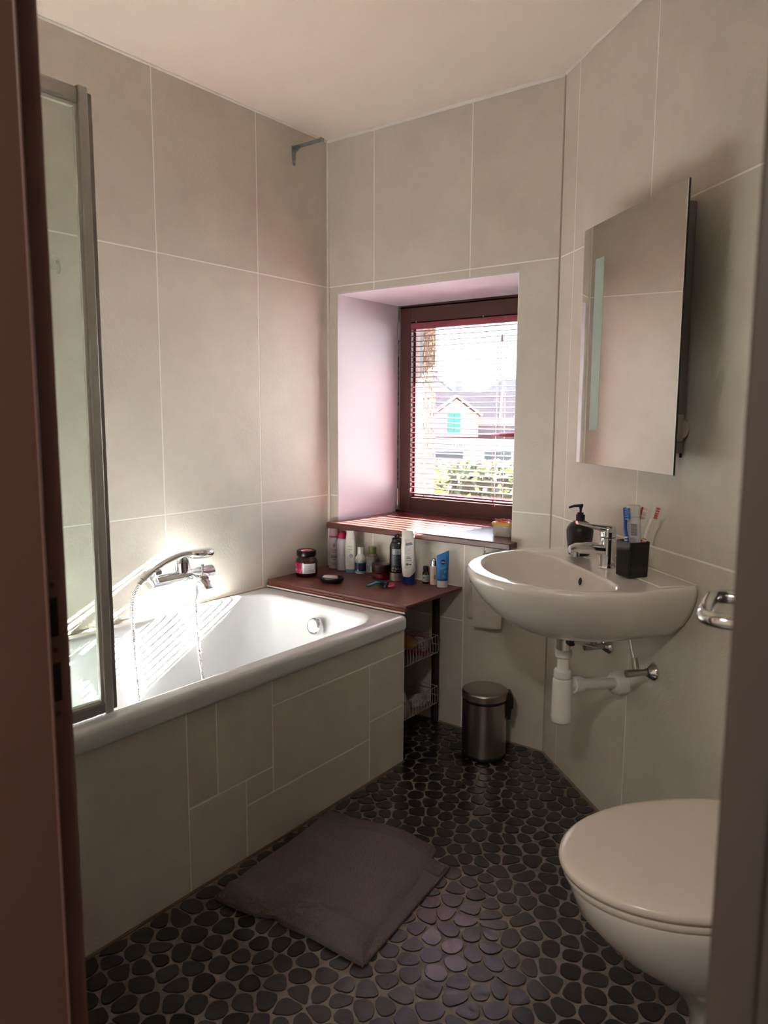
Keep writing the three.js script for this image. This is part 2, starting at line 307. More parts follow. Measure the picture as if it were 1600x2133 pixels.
  const rest = part(floor, 'pebble_field', join(stones.slice(300).map((s) => s.g.translate(s.mx, 0, s.mz))), M.slates[1]); rest.userData.kind = 'stuff';
}

// ------------------------------------------------------------------ window: recess, frame, sash, glass
const recess = struct('window_reveal', 'white painted plaster sides and top of the deep window recess', 'window recess');
part(recess, 'side_plaster', metric(join(box(0.004, OY1 - OY0, 0.44, OX0 + 0.0005, (OY0 + OY1) / 2, -0.22))), M.reveal);
part(recess, 'top_plaster', metric(box(OX1 - OX0, 0.004, 0.44, (OX0 + OX1) / 2, OY1 - 0.0005, -0.22)), M.reveal);
{ const g = ext([[0.912, 0], [0.772, 0.44], [1.2, 0.44], [1.2, 0]], OY1 - OY0 + 0.2); // plan outline, y of the outline = -z
  g.rotateX(-Math.PI / 2); g.translate(0, OY0 - 0.1, -0.0012); part(recess, 'splayed_side', metric(g), M.reveal); }
const outer = struct('wall_outer', 'roughcast beige outer house wall beyond the glass', 'wall');
part(outer, 'roughcast', metric(join(box(1.2, 4.8, 0.15, 0.104 - 0.6, 0.2, -0.615), box(2.6, 4.8, 0.15, 0.715 + 1.3, 0.2, -0.615), box(0.611, 0.9, 0.15, 0.4095, 1.752 + 0.45, -0.615), box(0.611, 2.95, 0.15, 0.4095, 0.83 - 1.475, -0.615),
  box(2.0, 0.96, 0.09, 0.4, -0.1, -0.45))), std(0x6e6252, 0.95, { map: T_castCol, bumpMap: T_cast, bumpScale: 0.012 }));
const win = struct('window_1', 'brown wooden casement window deep in its recess', 'window');
const fx0 = 0.066, fx1 = 0.752, fy0 = 0.797, fy1 = 1.768, gx0 = 0.131, gx1 = 0.69, gy0 = 0.864, gy1 = 1.69;
const ringBox = (x0, x1, y0, y1, a0, a1, b0, b1, z0, z1, r = 0.004) => { const d = z1 - z0, z = (z0 + z1) / 2; return join(rbox(a0 - x0, y1 - y0, d, r, (x0 + a0) / 2, (y0 + y1) / 2, z), rbox(x1 - a1, y1 - y0, d, r, (x1 + a1) / 2, (y0 + y1) / 2, z), rbox(a1 - a0 + 0.004, y1 - b1, d, r, (a0 + a1) / 2, (y1 + b1) / 2, z), rbox(a1 - a0 + 0.004, b0 - y0, d, r, (a0 + a1) / 2, (y0 + b0) / 2, z)); };
part(win, 'casing', metric(ringBox(OX0 + 0.002, 0.775, 0.79, OY1 - 0.001, fx0 - 0.004, fx1 + 0.004, fy0 - 0.004, fy1 - 0.006, -0.535, -0.452)), M.jambDark);
part(win, 'sash', metric(ringBox(fx0, fx1, fy0, fy1 - 0.012, gx0, gx1, gy0, gy1, -0.52, -0.44)), M.frameWood);
part(win, 'glazing_bead', metric(ringBox(gx0 - 0.001, gx1 + 0.001, gy0 - 0.001, gy1 + 0.001, gx0 + 0.009, gx1 - 0.009, gy0 + 0.008, gy1 - 0.009, -0.488, -0.466, 0.002)), M.frameWood);
part(win, 'pane', box(gx1 - gx0, gy1 - gy0, 0.0005, (gx0 + gx1) / 2, (gy0 + gy1) / 2, -0.492), M.glass);
for (const y of [1.655, 0.86]) { const h = part(win, 'hinge', join(cyl(0.0065, 0.0065, 0.075, 0, 0, 0, 16), cyl(0.004, 0.004, 0.085, 0, 0, 0, 12), rbox(0.01, 0.07, 0.004, 0.001, 0.006, 0, -0.003)), M.satin, [fx0 - 0.006, y, -0.436]); lab(h, 'silvery hinge pin'); }
part(win, 'seal_strip', join(box(0.006, 0.9, 0.004, fx0 - 0.003, 1.25, -0.446)), M.satin);
part(win, 'outside_rail', metric(ringBox(0.106, 0.713, 0.835, 1.75, 0.118, 0.70, 0.85, 1.735, -0.56, -0.535)), M.black);
part(win, 'weather_strip', box(0.012, 0.86, 0.012, 0.112, 1.29, -0.528), M.whitePlastic);
part(win, 'outside_sill', metric(rbox(0.62, 0.02, 0.24, 0.004, 0.41, 0.842, -0.63)), std(0xe8e6e2, 0.6));
const sillB = struct('window_sill', 'varnished red-brown wooden window board with sunlit stripes', 'window board');
part(sillB, 'board', metric(rbox(0.905, 0.026, 0.5, 0.005, 0.484, 0.777, -0.195)), M.sill);
part(sillB, 'backing_strip', metric(rbox(0.7, 0.012, 0.02, 0.002, 0.41, 0.795, -0.432)), M.frameWood);
for (const x of [0.9]) part(sillB, 'nail', cyl(0.003, 0.003, 0.004, x, 0.791, 0.03, 10), M.satin);
part(sillB, 'cup_hook', tube([[0.833, 0.766, 0.062], [0.833, 0.756, 0.066], [0.833, 0.749, 0.060], [0.833, 0.752, 0.053]], 0.0016, 16, 8), M.satin);
bead('trim_9', 'white caulk bead under the window board', [0.05, 0.763, 0.002], [0.93, 0.763, 0.002], 0.004, M.caulk);

// ------------------------------------------------------------------ pergola in the yard whose beam shades the top of the window
{ const p = thing('pergola', 'timber pergola standing in the yard outside, above the window view', 'pergola', [0, -2.1, -3.0]), tm = std(0x8a7c70, 0.8);
  part(p, 'beam', metric(rbox(9, 0.30, 0.12, 0.01, -0.5, 4.862, 0)), tm);
  for (const x of [-4.8, 3.8]) part(p, 'post', metric(rbox(0.14, 4.71, 0.14, 0.01, x, 2.355, 0)), tm);
  for (const x of [-4.4, 3.4]) part(p, 'rafter', metric(rbox(0.08, 0.14, 2.0, 0.01, x, 5.08, -0.9)), tm); }

// ------------------------------------------------------------------ hall round the camera
const hall = struct('wall_hall', 'plain plaster walls of the hall behind the camera', 'wall');
part(hall, 'plaster', metric(join(box(0.1, 2.5, 2.2, 0.75, 1.2, ZD + 1.25), box(0.1, 2.5, 2.2, 3.45, 1.2, ZD + 1.25), box(2.8, 2.5, 0.1, 2.1, 1.2, ZD + 2.2))), M.hall);
// ------------------------------------------------------------------ door frame and open door
const dfr = struct('door_frame', 'red-brown painted door frame with a two-hole strike plate', 'door frame');
part(dfr, 'rebate', metric(rbox(0.032, DY, 0.029, 0.002, 1.443, DY / 2, 2.0935)), M.jamb);
part(dfr, 'lining', metric(rbox(0.044, DY, 0.24, 0.002, 1.449, DY / 2, 2.228)), M.jamb);
part(dfr, 'stop_bead', rod([1.4705, 0, 2.1085], [1.4705, DY, 2.1085], 0.0022, 10), M.jamb);
part(dfr, 'hinge_side_lining', metric(rbox(0.04, DY, 0.25, 0.002, 2.222, DY / 2, 2.22)), M.jamb);
part(dfr, 'head', metric(rbox(0.74, 0.04, 0.26, 0.002, 1.83, DY - 0.01, 2.215)), M.jamb);
{
  const s = new THREE.Shape(R4(-0.0095, 0.0095, -0.078, 0.078).map((p) => new THREE.Vector2(...p)));
  for (const y of [0.036, -0.036]) { const h = new THREE.Path(R4(-0.0052, 0.0052, y - 0.0215, y + 0.0215).map((p) => new THREE.Vector2(...p))); s.holes.push(h); }
  const g = new THREE.ExtrudeGeometry(s, { depth: 0.0016, bevelEnabled: false });
  const pl = part(dfr, 'strike_plate', g, M.plate, [1.4591, 1.009, 2.0965], [0, Math.PI / 2, 0]); lab(pl, 'overpainted strike plate with two latch holes');
  for (const y of [0.036, -0.036]) part(pl, 'latch_hole', box(0.0104, 0.043, 0.0006, 0, y, 0.0004), M.black);
  for (const y of [0.071, 0, -0.071]) part(pl, 'screw', cyl(0.003, 0.0034, 0.001, 0, 0, 0, 14), M.jambDark, [0, y, 0.0018], [Math.PI / 2, 0, 0]);
}
const door = struct('door_1', 'brown bathroom door standing open at the frame edge', 'door', [2.126, 0, 2.09], 0.1506);
part(door, 'panel', metric(rbox(0.025, 2.03, 0.70, 0.003, 0.0125, 1.02, -0.35)), M.leaf);
part(door, 'rebated_face', metric(rbox(0.016, 2.04, 0.724, 0.003, 0.033, 1.02, -0.35)), M.leaf);
{
  const h = part(door, 'handle', join(lathe([[0, 0], [0.024, 0], [0.025, 0.002], [0.024, 0.006], [0.009, 0.008], [0.0085, 0.03], [0, 0.03]], 28).rotateZ(Math.PI / 2).translate(0, 1.03, -0.62),
    tube([[-0.02, 1.03, -0.62], [-0.044, 1.03, -0.62], [-0.055, 1.03, -0.612], [-0.0575, 1.03, -0.597], [-0.0575, 1.029, -0.53], [-0.054, 1.028, -0.512], [-0.044, 1.0275, -0.503], [-0.012, 1.027, -0.502]], 0.0095, 60, 14)), M.chrome);
  lab(h, 'chrome lever handle bent back towards the door');
  for (const y of [0.3, 1.75]) part(door, 'hinge', cyl(0.008, 0.008, 0.09, 0.05, y, 0.02, 16), M.satin);
}

// ------------------------------------------------------------------ outdoors, some fifty metres of village
{ const g = new THREE.PlaneGeometry(400, 300).rotateX(-Math.PI / 2).translate(-60, -2.1, -151);
  const o = sh(new THREE.Mesh(metric(g), std(0xb6b0a6, 0.95))); o.name = 'ground'; scene.add(o); tag(o, 'paved yard and street outside the window', 'ground', null, 'structure'); }
const eave = (w, y0, z0, y1, z1, t = 0.12) => { const l = Math.hypot(y1 - y0, z1 - z0), g = box(w, t, l); g.rotateX(Math.atan2(y1 - y0, z0 - z1)); g.translate(0, (y0 + y1) / 2, (z0 + z1) / 2); return g; };
const T_roof = texture(256, (u, v) => { const a = 0.62 + 0.28 * (v * 16 % 1) + 0.1 * H2(Math.floor(u * 24), Math.floor(v * 16), 3); return [a, a * 0.95, a * 0.94]; }, true, 3);
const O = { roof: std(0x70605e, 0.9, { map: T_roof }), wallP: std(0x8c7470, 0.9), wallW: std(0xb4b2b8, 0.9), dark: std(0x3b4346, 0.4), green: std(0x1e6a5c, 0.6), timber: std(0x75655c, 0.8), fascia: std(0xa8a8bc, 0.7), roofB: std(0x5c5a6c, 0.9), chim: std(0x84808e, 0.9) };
const hq = thing('village_house', 'long low house with wide tiled roof, gabled dormer and teal shutters', 'house', [-22.69, -2.1, -39.36], 0.62);
const ey = 3.36; // eye height above that ground
part(hq, 'wall', box(14, 3.1, 6, 0, 1.55, -3.2), O.wallP);
part(hq, 'roof', metric(join(eave(16, ey - 1.25, 0.6, ey + 1.5, -4), eave(16, ey + 1.5, -4, ey - 1.2, -8.4))), O.roof);
part(hq, 'gable_wall', ext([[-2.35, ey - 1.4], [0.45, ey - 1.4], [0.45, ey - 0.05], [-0.95, ey + 1.0], [-2.35, ey - 0.05]], 3).translate(0, 0, -2.2), O.wallP);
{ const r = (s) => { const g = box(2.0, 0.14, 3.2); g.rotateZ(-s * 0.64); g.translate(-0.95 + s * 0.83, ey + 0.55, -0.55); return g; }; part(hq, 'dormer_roof', metric(join(r(1), r(-1))), O.roof);
  const b = (s) => { const g = box(2.02, 0.16, 0.08); g.rotateZ(-s * 0.64); g.translate(-0.95 + s * 0.83, ey + 0.56, 1.05); return g; }; part(hq, 'bargeboard', b(1), O.timber); part(hq, 'bargeboard', b(-1), O.fascia); }
for (const x of [-1.29, -0.88]) { const s = part(hq, 'shutter', rbox(0.39, 1.25, 0.06, 0.02, x, ey - 0.52, 0.85), O.green); part(s, 'ledge', rbox(0.34, 0.07, 0.03, 0.01, x, ey - 0.2, 0.89), O.green); part(s, 'ledge', rbox(0.34, 0.07, 0.03, 0.01, x, ey - 0.85, 0.89), O.green); }
for (const [x0, x1, y0, y1] of [[-1.9, -1.6, -0.2, 0.4], [-0.3, 0.1, -0.1, 0.15]]) part(hq, 'timber', rbox(x1 - x0, 0.08, 0.06, 0.01, (x0 + x1) / 2, ey + 0.06, 0.84), O.timber);
part(hq, 'fascia', rbox(9.0, 0.78, 0.2, 0.02, -0.1, ey - 1.93, 1.0), O.fascia);
part(hq, 'shop_front', rbox(9.0, 1.5, 0.1, 0.02, -0.1, 0.5, 0.9), O.fascia);
for (const [x0, x1] of [[-2.3, -0.42], [0.8, 2.6], [2.9, 4.2]]) { const w = part(hq, 'window', rbox(x1 - x0, 0.95, 0.08, 0.02, (x0 + x1) / 2, 0.66, 0.96), O.fascia); part(w, 'pane', rbox(x1 - x0 - 0.12, 0.83, 0.04, 0.01, (x0 + x1) / 2, 0.66, 1.0), O.dark); }
{ const t = canvasTex(512, 96, (c, w, h) => { c.fillStyle = '#a8a8bc'; c.fillRect(0, 0, w, h); c.fillStyle = '#3c3c4a'; c.font = 'bold 66px sans-serif'; c.fillText('FORGE  TAMA', 14, 72); });
  part(hq, 'lettering', box(2.3, 0.42, 0.01, -1.16, ey - 1.98, 1.11), std(0xffffff, 0.7, { map: t })); }
const hw = thing('white_house', 'white gabled house with slate roof far behind the long roof', 'house', [-39.8, -2.1, -61.0], 0.5);
part(hw, 'wall', ext([[-5, 0], [2.3, 0], [2.3, 5.2], [0, 7.0], [-5, 5.6]], 6).translate(0, 0, -6), O.wallW);
{ const g = box(3.6, 0.25, 7); g.rotateZ(-0.68); g.translate(1.3, 6.1, -3); const k = box(7, 0.25, 7); k.rotateZ(0.35); k.translate(-2.9, 6.4, -3); part(hw, 'roof', metric(join(g, k)), O.roofB); }
part(hw, 'window', rbox(0.9, 0.7, 0.1, 0.02, -0.3, 5.0, 0.02), O.dark);
part(hw, 'chimney', box(0.8, 1.6, 0.8, 2.4, 6.0, -1.5), O.chim);
const hr = thing('grey_roofed_house', 'house with grey hipped roof behind the right end of the long roof', 'house', [-31.3, -2.1, -61.1], 0.5);
part(hr, 'wall', box(7, 5.2, 5, 0.6, 2.6, -2.5), O.wallW);
part(hr, 'roof', metric(ext([[-3.6, 5.0], [4.6, 5.0], [2.6, 6.7], [-0.6, 6.7]], 5).translate(0, 0, -5)), O.roofB);
{ const h = thing('far_hill', 'hazy blue-green hill on the horizon', 'hill', [-135, -2.1, -224]); h.userData.kind = 'structure';
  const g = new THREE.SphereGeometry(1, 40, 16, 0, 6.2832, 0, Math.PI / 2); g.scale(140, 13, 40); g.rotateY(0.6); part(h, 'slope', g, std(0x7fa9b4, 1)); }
// leafy plants: many small leaves on a solid core
const leafG = new THREE.PlaneGeometry(0.09, 0.06);
function foliage(parent, n, place, colors, size = 1) {
  const im = new THREE.InstancedMesh(leafG, std(0xffffff, 0.6), n), m = new THREE.Matrix4(), q = new THREE.Quaternion(), c = new THREE.Color();
  for (let i = 0; i < n; i++) { q.setFromEuler(new THREE.Euler(rr(-1.4, 1.4), rr(0, 6.28), rr(0, 6.28))); const s = rr(0.6, 1.5) * size; m.compose(V(...place(i)), q, V(s, s, s)); im.setMatrixAt(i, m); im.setColorAt(i, c.set(colors[Math.floor(rnd() * colors.length)])); }
  im.name = 'foliage'; im.userData.kind = 'stuff'; sh(im); parent.add(im);
}
const hedge = thing('flowering_hedge', 'green hedge with pale blossoms below the window view', 'hedge', [-6.3, -2.1, -12.2], 0.55);
part(hedge, 'hedge_core', rbox(6.4, 2.0, 1.2, 0.2, 0.4, 1.0, 0), std(0x2c3a22, 1));
foliage(hedge, 3400, () => [rr(-2.8, 3.7), rr(1.0, 2.32), 0.35 + rr(-0.1, 0.5)], [0x445a2a, 0x5a7034, 0x34441f, 0x6c7c40, 0xa0a094, 0x2c381f, 0x50584c]);
const bush = thing('yellow_green_bush', 'yellow-green shrub against the roughcast window edge', 'shrub', [-2.76, -2.1, -5.0], 0.5);
part(bush, 'stem', cyl(0.02, 0.04, 2.2, 0, 1.1, 0, 10), O.timber);
foliage(bush, 700, () => { const a = rr(0, 6.28), r = Math.sqrt(rnd()) * 0.2; return [r * Math.cos(a), rr(1.7, 2.75), r * Math.sin(a)]; }, [0x7c8c30, 0x929640, 0x607028], 0.55);
const lawn = thing('grass_bank', 'bright green clipped grass strip in front of the shop', 'grass', [-18.0, -2.1, -34.2], 0.6); lawn.userData.kind = 'stuff';
part(lawn, 'turf', rbox(5, 0.5, 1.4, 0.2, 1.4, 0.2, 0), std(0x78982c, 0.9));
const row = thing('border_planting', 'row of pale flowering plants along the shop front', 'flower bed', [-19.5, -2.1, -36.2], 0.6);
part(row, 'soil', rbox(6, 0.25, 0.8, 0.1, -1, 0.1, 0), std(0x5c5248, 1));
foliage(row, 700, () => [rr(-3.8, 2), rr(0.2, 0.7), rr(-0.4, 0.4)], [0xd8d4c4, 0x8c9a5c, 0xb8b49c, 0x6f7f48], 2);
const tree = thing('leafy_tree', 'light green tree beyond the grey hipped roof', 'tree', [-33.4, -2.1, -69.5], 0);
part(tree, 'trunk', cyl(0.12, 0.2, 5, 0, 2.5, 0, 10), O.timber);
foliage(tree, 900, () => { const a = rr(0, 6.28), b = Math.acos(rr(-1, 1)), r = 1.7 * Math.cbrt(rnd()); return [r * Math.sin(b) * Math.cos(a), 6.2 + r * Math.cos(b), r * Math.sin(b) * Math.sin(a)]; }, [0x9cc070, 0x86ac5c, 0xb4d08a], 4);
// ------------------------------------------------------------------ bathtub and its tiled panel
const tub = thing('bathtub', 'white enamel bathtub with sunlight stripes along the tiled wall', 'bathtub', [0, 0, 0]);
{
  const n = 120, X0 = 0.003, X1 = 0.717, Z0 = 0.392, Z1 = 2.082, rings = [];
  const out = (i, y, r) => rings.push(rrect(X0 + i, X1 - i, Z0 + i, Z1 - i, r, y, n));
  out(0.010, 0.500, 0.012); out(0.003, 0.505, 0.014); out(0, 0.513, 0.016); out(0, 0.540, 0.016); out(0.003, 0.550, 0.016); out(0.011, 0.556, 0.016); out(0.02, 0.557, 0.02);
  const inn = (i, j, y, r) => rings.push(rrect(0.052 + i, 0.664 - i, 0.474 + i * 0.9, 1.995 - i - j, r, y, n));
  inn(-0.004, 0, 0.557, 0.11); inn(0.002, 0, 0.5555, 0.11); inn(0.008, 0, 0.550, 0.11); inn(0.013, 0.005, 0.535, 0.115); inn(0.025, 0.03, 0.46, 0.12); inn(0.042, 0.08, 0.34, 0.13); inn(0.066, 0.16, 0.22, 0.14); inn(0.085, 0.2, 0.175, 0.14); inn(0.115, 0.24, 0.152, 0.13); inn(0.16, 0.28, 0.146, 0.1);
  const g = loft(rings, false, true); g.index.array.reverse?.(); g.computeVertexNormals();
  part(tub, 'shell', g, M.enamel);
}
{ const k = part(tub, 'overflow_knob', lathe([[0, 0.026], [0.02, 0.0265], [0.027, 0.025], [0.031, 0.021], [0.032, 0.012], [0.0335, 0.008], [0.034, 0], [0, 0]], 40), M.chrome, [0.385, 0.482, 0.506], [Math.PI / 2 - 0.17, 0, 0]); lab(k, 'round chrome overflow knob');
  part(tub, 'drain', lathe([[0, 0.004], [0.03, 0.004], [0.035, 0.001], [0.035, -0.004]], 32), M.chrome, [0.36, 0.147, 0.72]); }
const panel = struct('tub_panel', 'beige tiled front panel of the bathtub', 'tub panel', [0.697, 0, 0], Math.PI / 2);
part(panel, 'grout_bed', metric(join(box(1.7, 0.515, 0.05, -1.235, 0.2575, -0.0256), box(0.03, 0.515, 0.6, -0.401, 0.2575, -0.31))), M.grout);
{ const a = 0.385, b = 0.585, c = 1.04, d = 1.146, e = 1.247, f = 1.345, t = 0.512;
  tiles(panel, [R4(-1.81, -f, 0, t), R4(-2.085, -1.81, 0, t), R4(-f, -e, 0.235, t), R4(-e, -c, 0.235, t), R4(-f, -d, 0, 0.235), R4(-d, -c, 0.157, 0.235), R4(-c, -a, 0.42, t), R4(-c, -b, 0.157, 0.42), R4(-d, -b, 0, 0.157), R4(-b, -a, 0.218, 0.42), R4(-b, -a, 0, 0.218)]); }
bead('trim_10', 'thin dirty joint under the bathtub rim', [0.699, 0.512, 0.39], [0.699, 0.512, 2.08], 0.0025, M.dirtyCaulk);
bead('trim_11', 'caulk bead between bathtub rim and long wall', [0.002, 0.557, 0.40], [0.002, 0.557, 2.08], 0.004, std(0xd8cbb4, 0.6));

// ------------------------------------------------------------------ shower screen on the front rim
const scr = thing('shower_screen', 'grey aluminium framed glass shower screen standing on the tub rim', 'shower screen', [0.662, 0.558, 1.52]);
{
  const H = 1.393;
  part(scr, 'seal_profile', rbox(0.016, H - 0.012, 0.013, 0.002, -0.004, (H - 0.012) / 2 + 0.004, 0.0065), M.aluDark);
  part(scr, 'front_post', rbox(0.026, H, 0.022, 0.003, 0, H / 2, 0.0255), M.alu);
  part(scr, 'top_rail', rbox(0.022, 0.036, 0.5, 0.008, 0, H - 0.022, 0.285), M.alu);
  part(scr, 'bottom_rail', rbox(0.024, 0.026, 0.5, 0.004, 0, 0.016, 0.285), M.aluDark);
  part(scr, 'glass_gasket', join(box(0.01, H - 0.06, 0.006, 0, H / 2, 0.0395), box(0.012, 0.008, 0.48, 0, 0.032, 0.285), box(0.012, 0.006, 0.48, 0, H - 0.043, 0.285)), M.whitePlastic);
  const clear = std(0xf2f8f4, 0.05, { transmission: 1, ior: 1.5 }), T_drop = texture(512, (u, v) => { const a = fbm(u, v * 0.35 - Math.floor(v * 0.35), 90, 2, 301); return a > 0.56 ? 0.85 : 0.45; }, false, 0.25);
  part(scr, 'pane', box(0.0005, H - 0.07, 0.485, 0, H / 2, 0.284), clear);
  // the second leaf, folded behind, spotted with lime
  const film = std(0xf0f5f0, 0.75, { transmission: 0.97, ior: 1.3, roughnessMap: T_drop });
  part(scr, 'rear_pane', metric(box(0.0005, H - 0.10, 0.43, -0.03, H / 2 - 0.01, 0.325)), film);
  part(scr, 'rear_rail', join(rbox(0.014, 0.012, 0.43, 0.003, -0.03, H - 0.055, 0.325), rbox(0.018, 0.008, 0.43, 0.003, -0.03, H - 0.070, 0.325)), M.alu);
  lab(part(scr, 'suction_hook', join(new THREE.SphereGeometry(0.018, 20, 10, 0, 6.2832, 0, 1.2).rotateZ(-Math.PI / 2).translate(-0.012, 0, 0), tube([[0.005, 0, 0], [0.012, -0.006, 0], [0.016, -0.018, 0], [0.01, -0.026, 0]], 0.003, 16, 8)), std(0xf4f8f8, 0.1, { transmission: 0.9, thickness: 0.004 }), [0.008, 1.02, 0.105]), 'clear suction hook');
}

// ------------------------------------------------------------------ bath mixer, hand shower, hose
const mix = thing('bath_mixer_tap', 'chrome bath mixer tap on the tiled wall', 'tap', [0, 0.690, 0.87]);
{
  part(mix, 'body', lathe([[0, -0.135], [0.021, -0.135], [0.0235, -0.131], [0.0235, -0.06], [0.022, -0.05], [0.022, 0.05], [0.0235, 0.06], [0.0235, 0.131], [0.021, 0.135], [0, 0.135]], 36).rotateX(Math.PI / 2).translate(0.075, 0, 0), M.chrome);
  for (const z of [-0.075, 0.075]) { part(mix, 'wall_flange', lathe([[0.012, 0.05], [0.014, 0.03], [0.03, 0.012], [0.034, 0.006], [0.034, 0], [0, 0]], 32).rotateZ(-Math.PI / 2), M.chrome, [0.001, 0, z]); part(mix, 'inlet', cyl(0.013, 0.013, 0.07, 0, 0, 0, 20).rotateZ(Math.PI / 2), M.chrome, [0.04, 0, z]); }
  part(mix, 'spout', loft([oval(0.09, 0, 0.028, 0.024, 0.006, 28, 3), oval(0.112, 0, 0.026, 0.023, -0.006, 28, 3), oval(0.140, 0, 0.018, 0.02, -0.02, 28, 3), oval(0.150, 0, 0.016, 0.018, -0.034, 28, 3), oval(0.152, 0, 0.015, 0.017, -0.04, 28, 3)].map((r) => r), true, true), M.chrome, [0, 0, -0.05]);
  part(mix, 'spout_bridge', rbox(0.075, 0.034, 0.042, 0.012, 0.105, -0.008, -0.05, 4), M.chrome);
  part(mix, 'diverter_pin', join(cyl(0.0035, 0.0035, 0.03, 0.12, 0.02, -0.055, 14), cyl(0.006, 0.006, 0.008, 0.12, 0.037, -0.055, 16)), M.chrome);
  part(mix, 'hose_outlet', join(cyl(0.010, 0.009, 0.022, 0.118, -0.037, -0.022, 20), cyl(0.012, 0.0115, 0.016, 0.118, -0.053, -0.022, 8), cyl(0.0085, 0.0085, 0.022, 0.118, -0.07, -0.022, 20)), M.chrome);
  const k = part(mix, 'control_lever', join(cyl(0.026, 0.026, 0.034, 0.075, 0.034, 0.0, 32), lathe([[0.026, 0], [0.0255, 0.02], [0.022, 0.026], [0, 0.028]], 32).translate(0.075, 0.052, 0)), M.chrome); lab(k, 'chrome lever housing');
  part(mix, 'handset_cradle', join(tube([[0.098, 0, 0.12], [0.103, 0.02, 0.13], [0.108, 0.034, 0.128]], 0.008, 16, 10), rbox(0.03, 0.02, 0.028, 0.006, 0.108, 0.04, 0.128)), M.chrome);
}
const hs = thing('hand_shower', 'chrome hand shower lying on the bath mixer with ribbed hose', 'hand shower', [0, 0, 0]);
{
  const c = new THREE.CatmullRomCurve3([V(0.105, 0.722, 1.035), V(0.105, 0.745, 0.99), V(0.105, 0.763, 0.94), V(0.105, 0.772, 0.90), V(0.105, 0.774, 0.86)]);
  const N = 24, rings = []; for (let i = 0; i <= N; i++) { const t = i / N, p = c.getPointAt(t), d = c.getTangentAt(t), up = V(0, d.z, -d.y).multiplyScalar(-Math.sign(d.z) || 1).normalize(), a = 0.0105 + 0.008 * t * t, b = 0.0105 + 0.001 * t; rings.push(Array.from({ length: 20 }, (_, k) => { const w = k / 20 * 6.2832; return p.clone().addScaledVector(V(1, 0, 0), a * Math.cos(w)).addScaledVector(up, b * Math.sin(w)); })); }
  part(hs, 'grip', loft(rings, true, true), M.chrome);
  part(hs, 'head', loft([oval(0.105, 0.822, 0.012, 0.02, 0.783, 32), oval(0.105, 0.812, 0.03, 0.048, 0.781, 32), oval(0.105, 0.808, 0.036, 0.054, 0.774, 32), oval(0.105, 0.807, 0.036, 0.054, 0.764, 32), oval(0.105, 0.807, 0.033, 0.05, 0.758, 32)], true, true), M.chrome);
  lab(part(hs, 'spray_plate', oval1(0.105, 0.807, 0.029, 0.045, 0.7572, 0.7545), std(0xa8aaa8, 0.5, { bumpMap: T_speck, bumpScale: 0.002 })), 'grey nozzle plate');
  part(hs, 'hose_nut', join(rod([0.105, 0.724, 1.032], [0.105, 0.711, 1.052], 0.0125, 20), rod([0.105, 0.711, 1.052], [0.105, 0.700, 1.066], 0.009, 16)), M.chrome);
  // one hose: down from the handset, loop on the tub floor, up to the outlet
  const hc = new THREE.CatmullRomCurve3([V(0.105, 0.703, 1.062), V(0.106, 0.66, 1.09), V(0.108, 0.56, 1.098), V(0.115, 0.45, 1.098), V(0.13, 0.33, 1.10), V(0.17, 0.22, 1.12), V(0.26, 0.16, 1.13), V(0.34, 0.158, 1.05), V(0.33, 0.158, 0.93), V(0.24, 0.17, 0.87), V(0.17, 0.25, 0.852), V(0.145, 0.36, 0.852), V(0.125, 0.52, 0.85), V(0.118, 0.61, 0.848)]);
  const hg = new THREE.TubeGeometry(hc, 1500, 0.0068, 9), p = hg.attributes.position, L = hc.getLength(), v = V(0, 0, 0);
  for (let i = 0; i <= 1500; i++) { const t = i / 1500, ct = hc.getPointAt(t), k = 1 + 0.13 * Math.cos(t * L / 0.0052 * 6.2832); for (let j = 0; j <= 9; j++) { const q = i * 10 + j; v.fromBufferAttribute(p, q).sub(ct).multiplyScalar(k).add(ct); p.setXYZ(q, v.x, v.y, v.z); } }
  hg.computeVertexNormals(); lab(part(hs, 'hose', hg, std(0xd4d6d8, 0.2, { metalness: 1 })), 'ribbed chrome hose');
}
function oval1(cx, cz, a, b, y0, y1) { return loft([oval(cx, cz, a, b, y0, 32), oval(cx, cz, a * 0.98, b * 0.98, y1, 32)], true, true, 0.6); }

// ------------------------------------------------------------------ angle bracket under the ceiling
const brk = thing('shelf_bracket', 'zinc angle bracket screwed to the tiled wall below the ceiling', 'bracket', [0, 2.289, 0.205]);
{
  part(brk, 'wall_plate', ext([[-0.011, 0.036], [0.011, 0.036], [0.011, 0.0], [0.006, -0.036], [-0.006, -0.036], [-0.011, 0.0]], 0.0025, 0.0006).rotateY(Math.PI / 2), M.zinc, [0.001, 0, 0]);
  part(brk, 'arm', join(rbox(0.152, 0.003, 0.018, 0.001, 0.078, 0.034, 0), rbox(0.152, 0.014, 0.003, 0.001, 0.078, 0.0275, 0.008), rbox(0.006, 0.014, 0.02, 0.001, 0.153, 0.031, 0)), M.zinc);
  part(brk, 'gusset', ext([[0.003, 0.03], [0.05, 0.03], [0.05, 0.022], [0.022, 0.008], [0.012, -0.018], [0.003, -0.02]], 0.003), M.zinc, [0, 0, 0.0065]);
  for (const y of [0.024, -0.024]) part(brk, 'screw', cyl(0.004, 0.0045, 0.002, 0, 0, 0, 14), M.steel, [0.0046, y, 0], [0, 0, Math.PI / 2]);
}

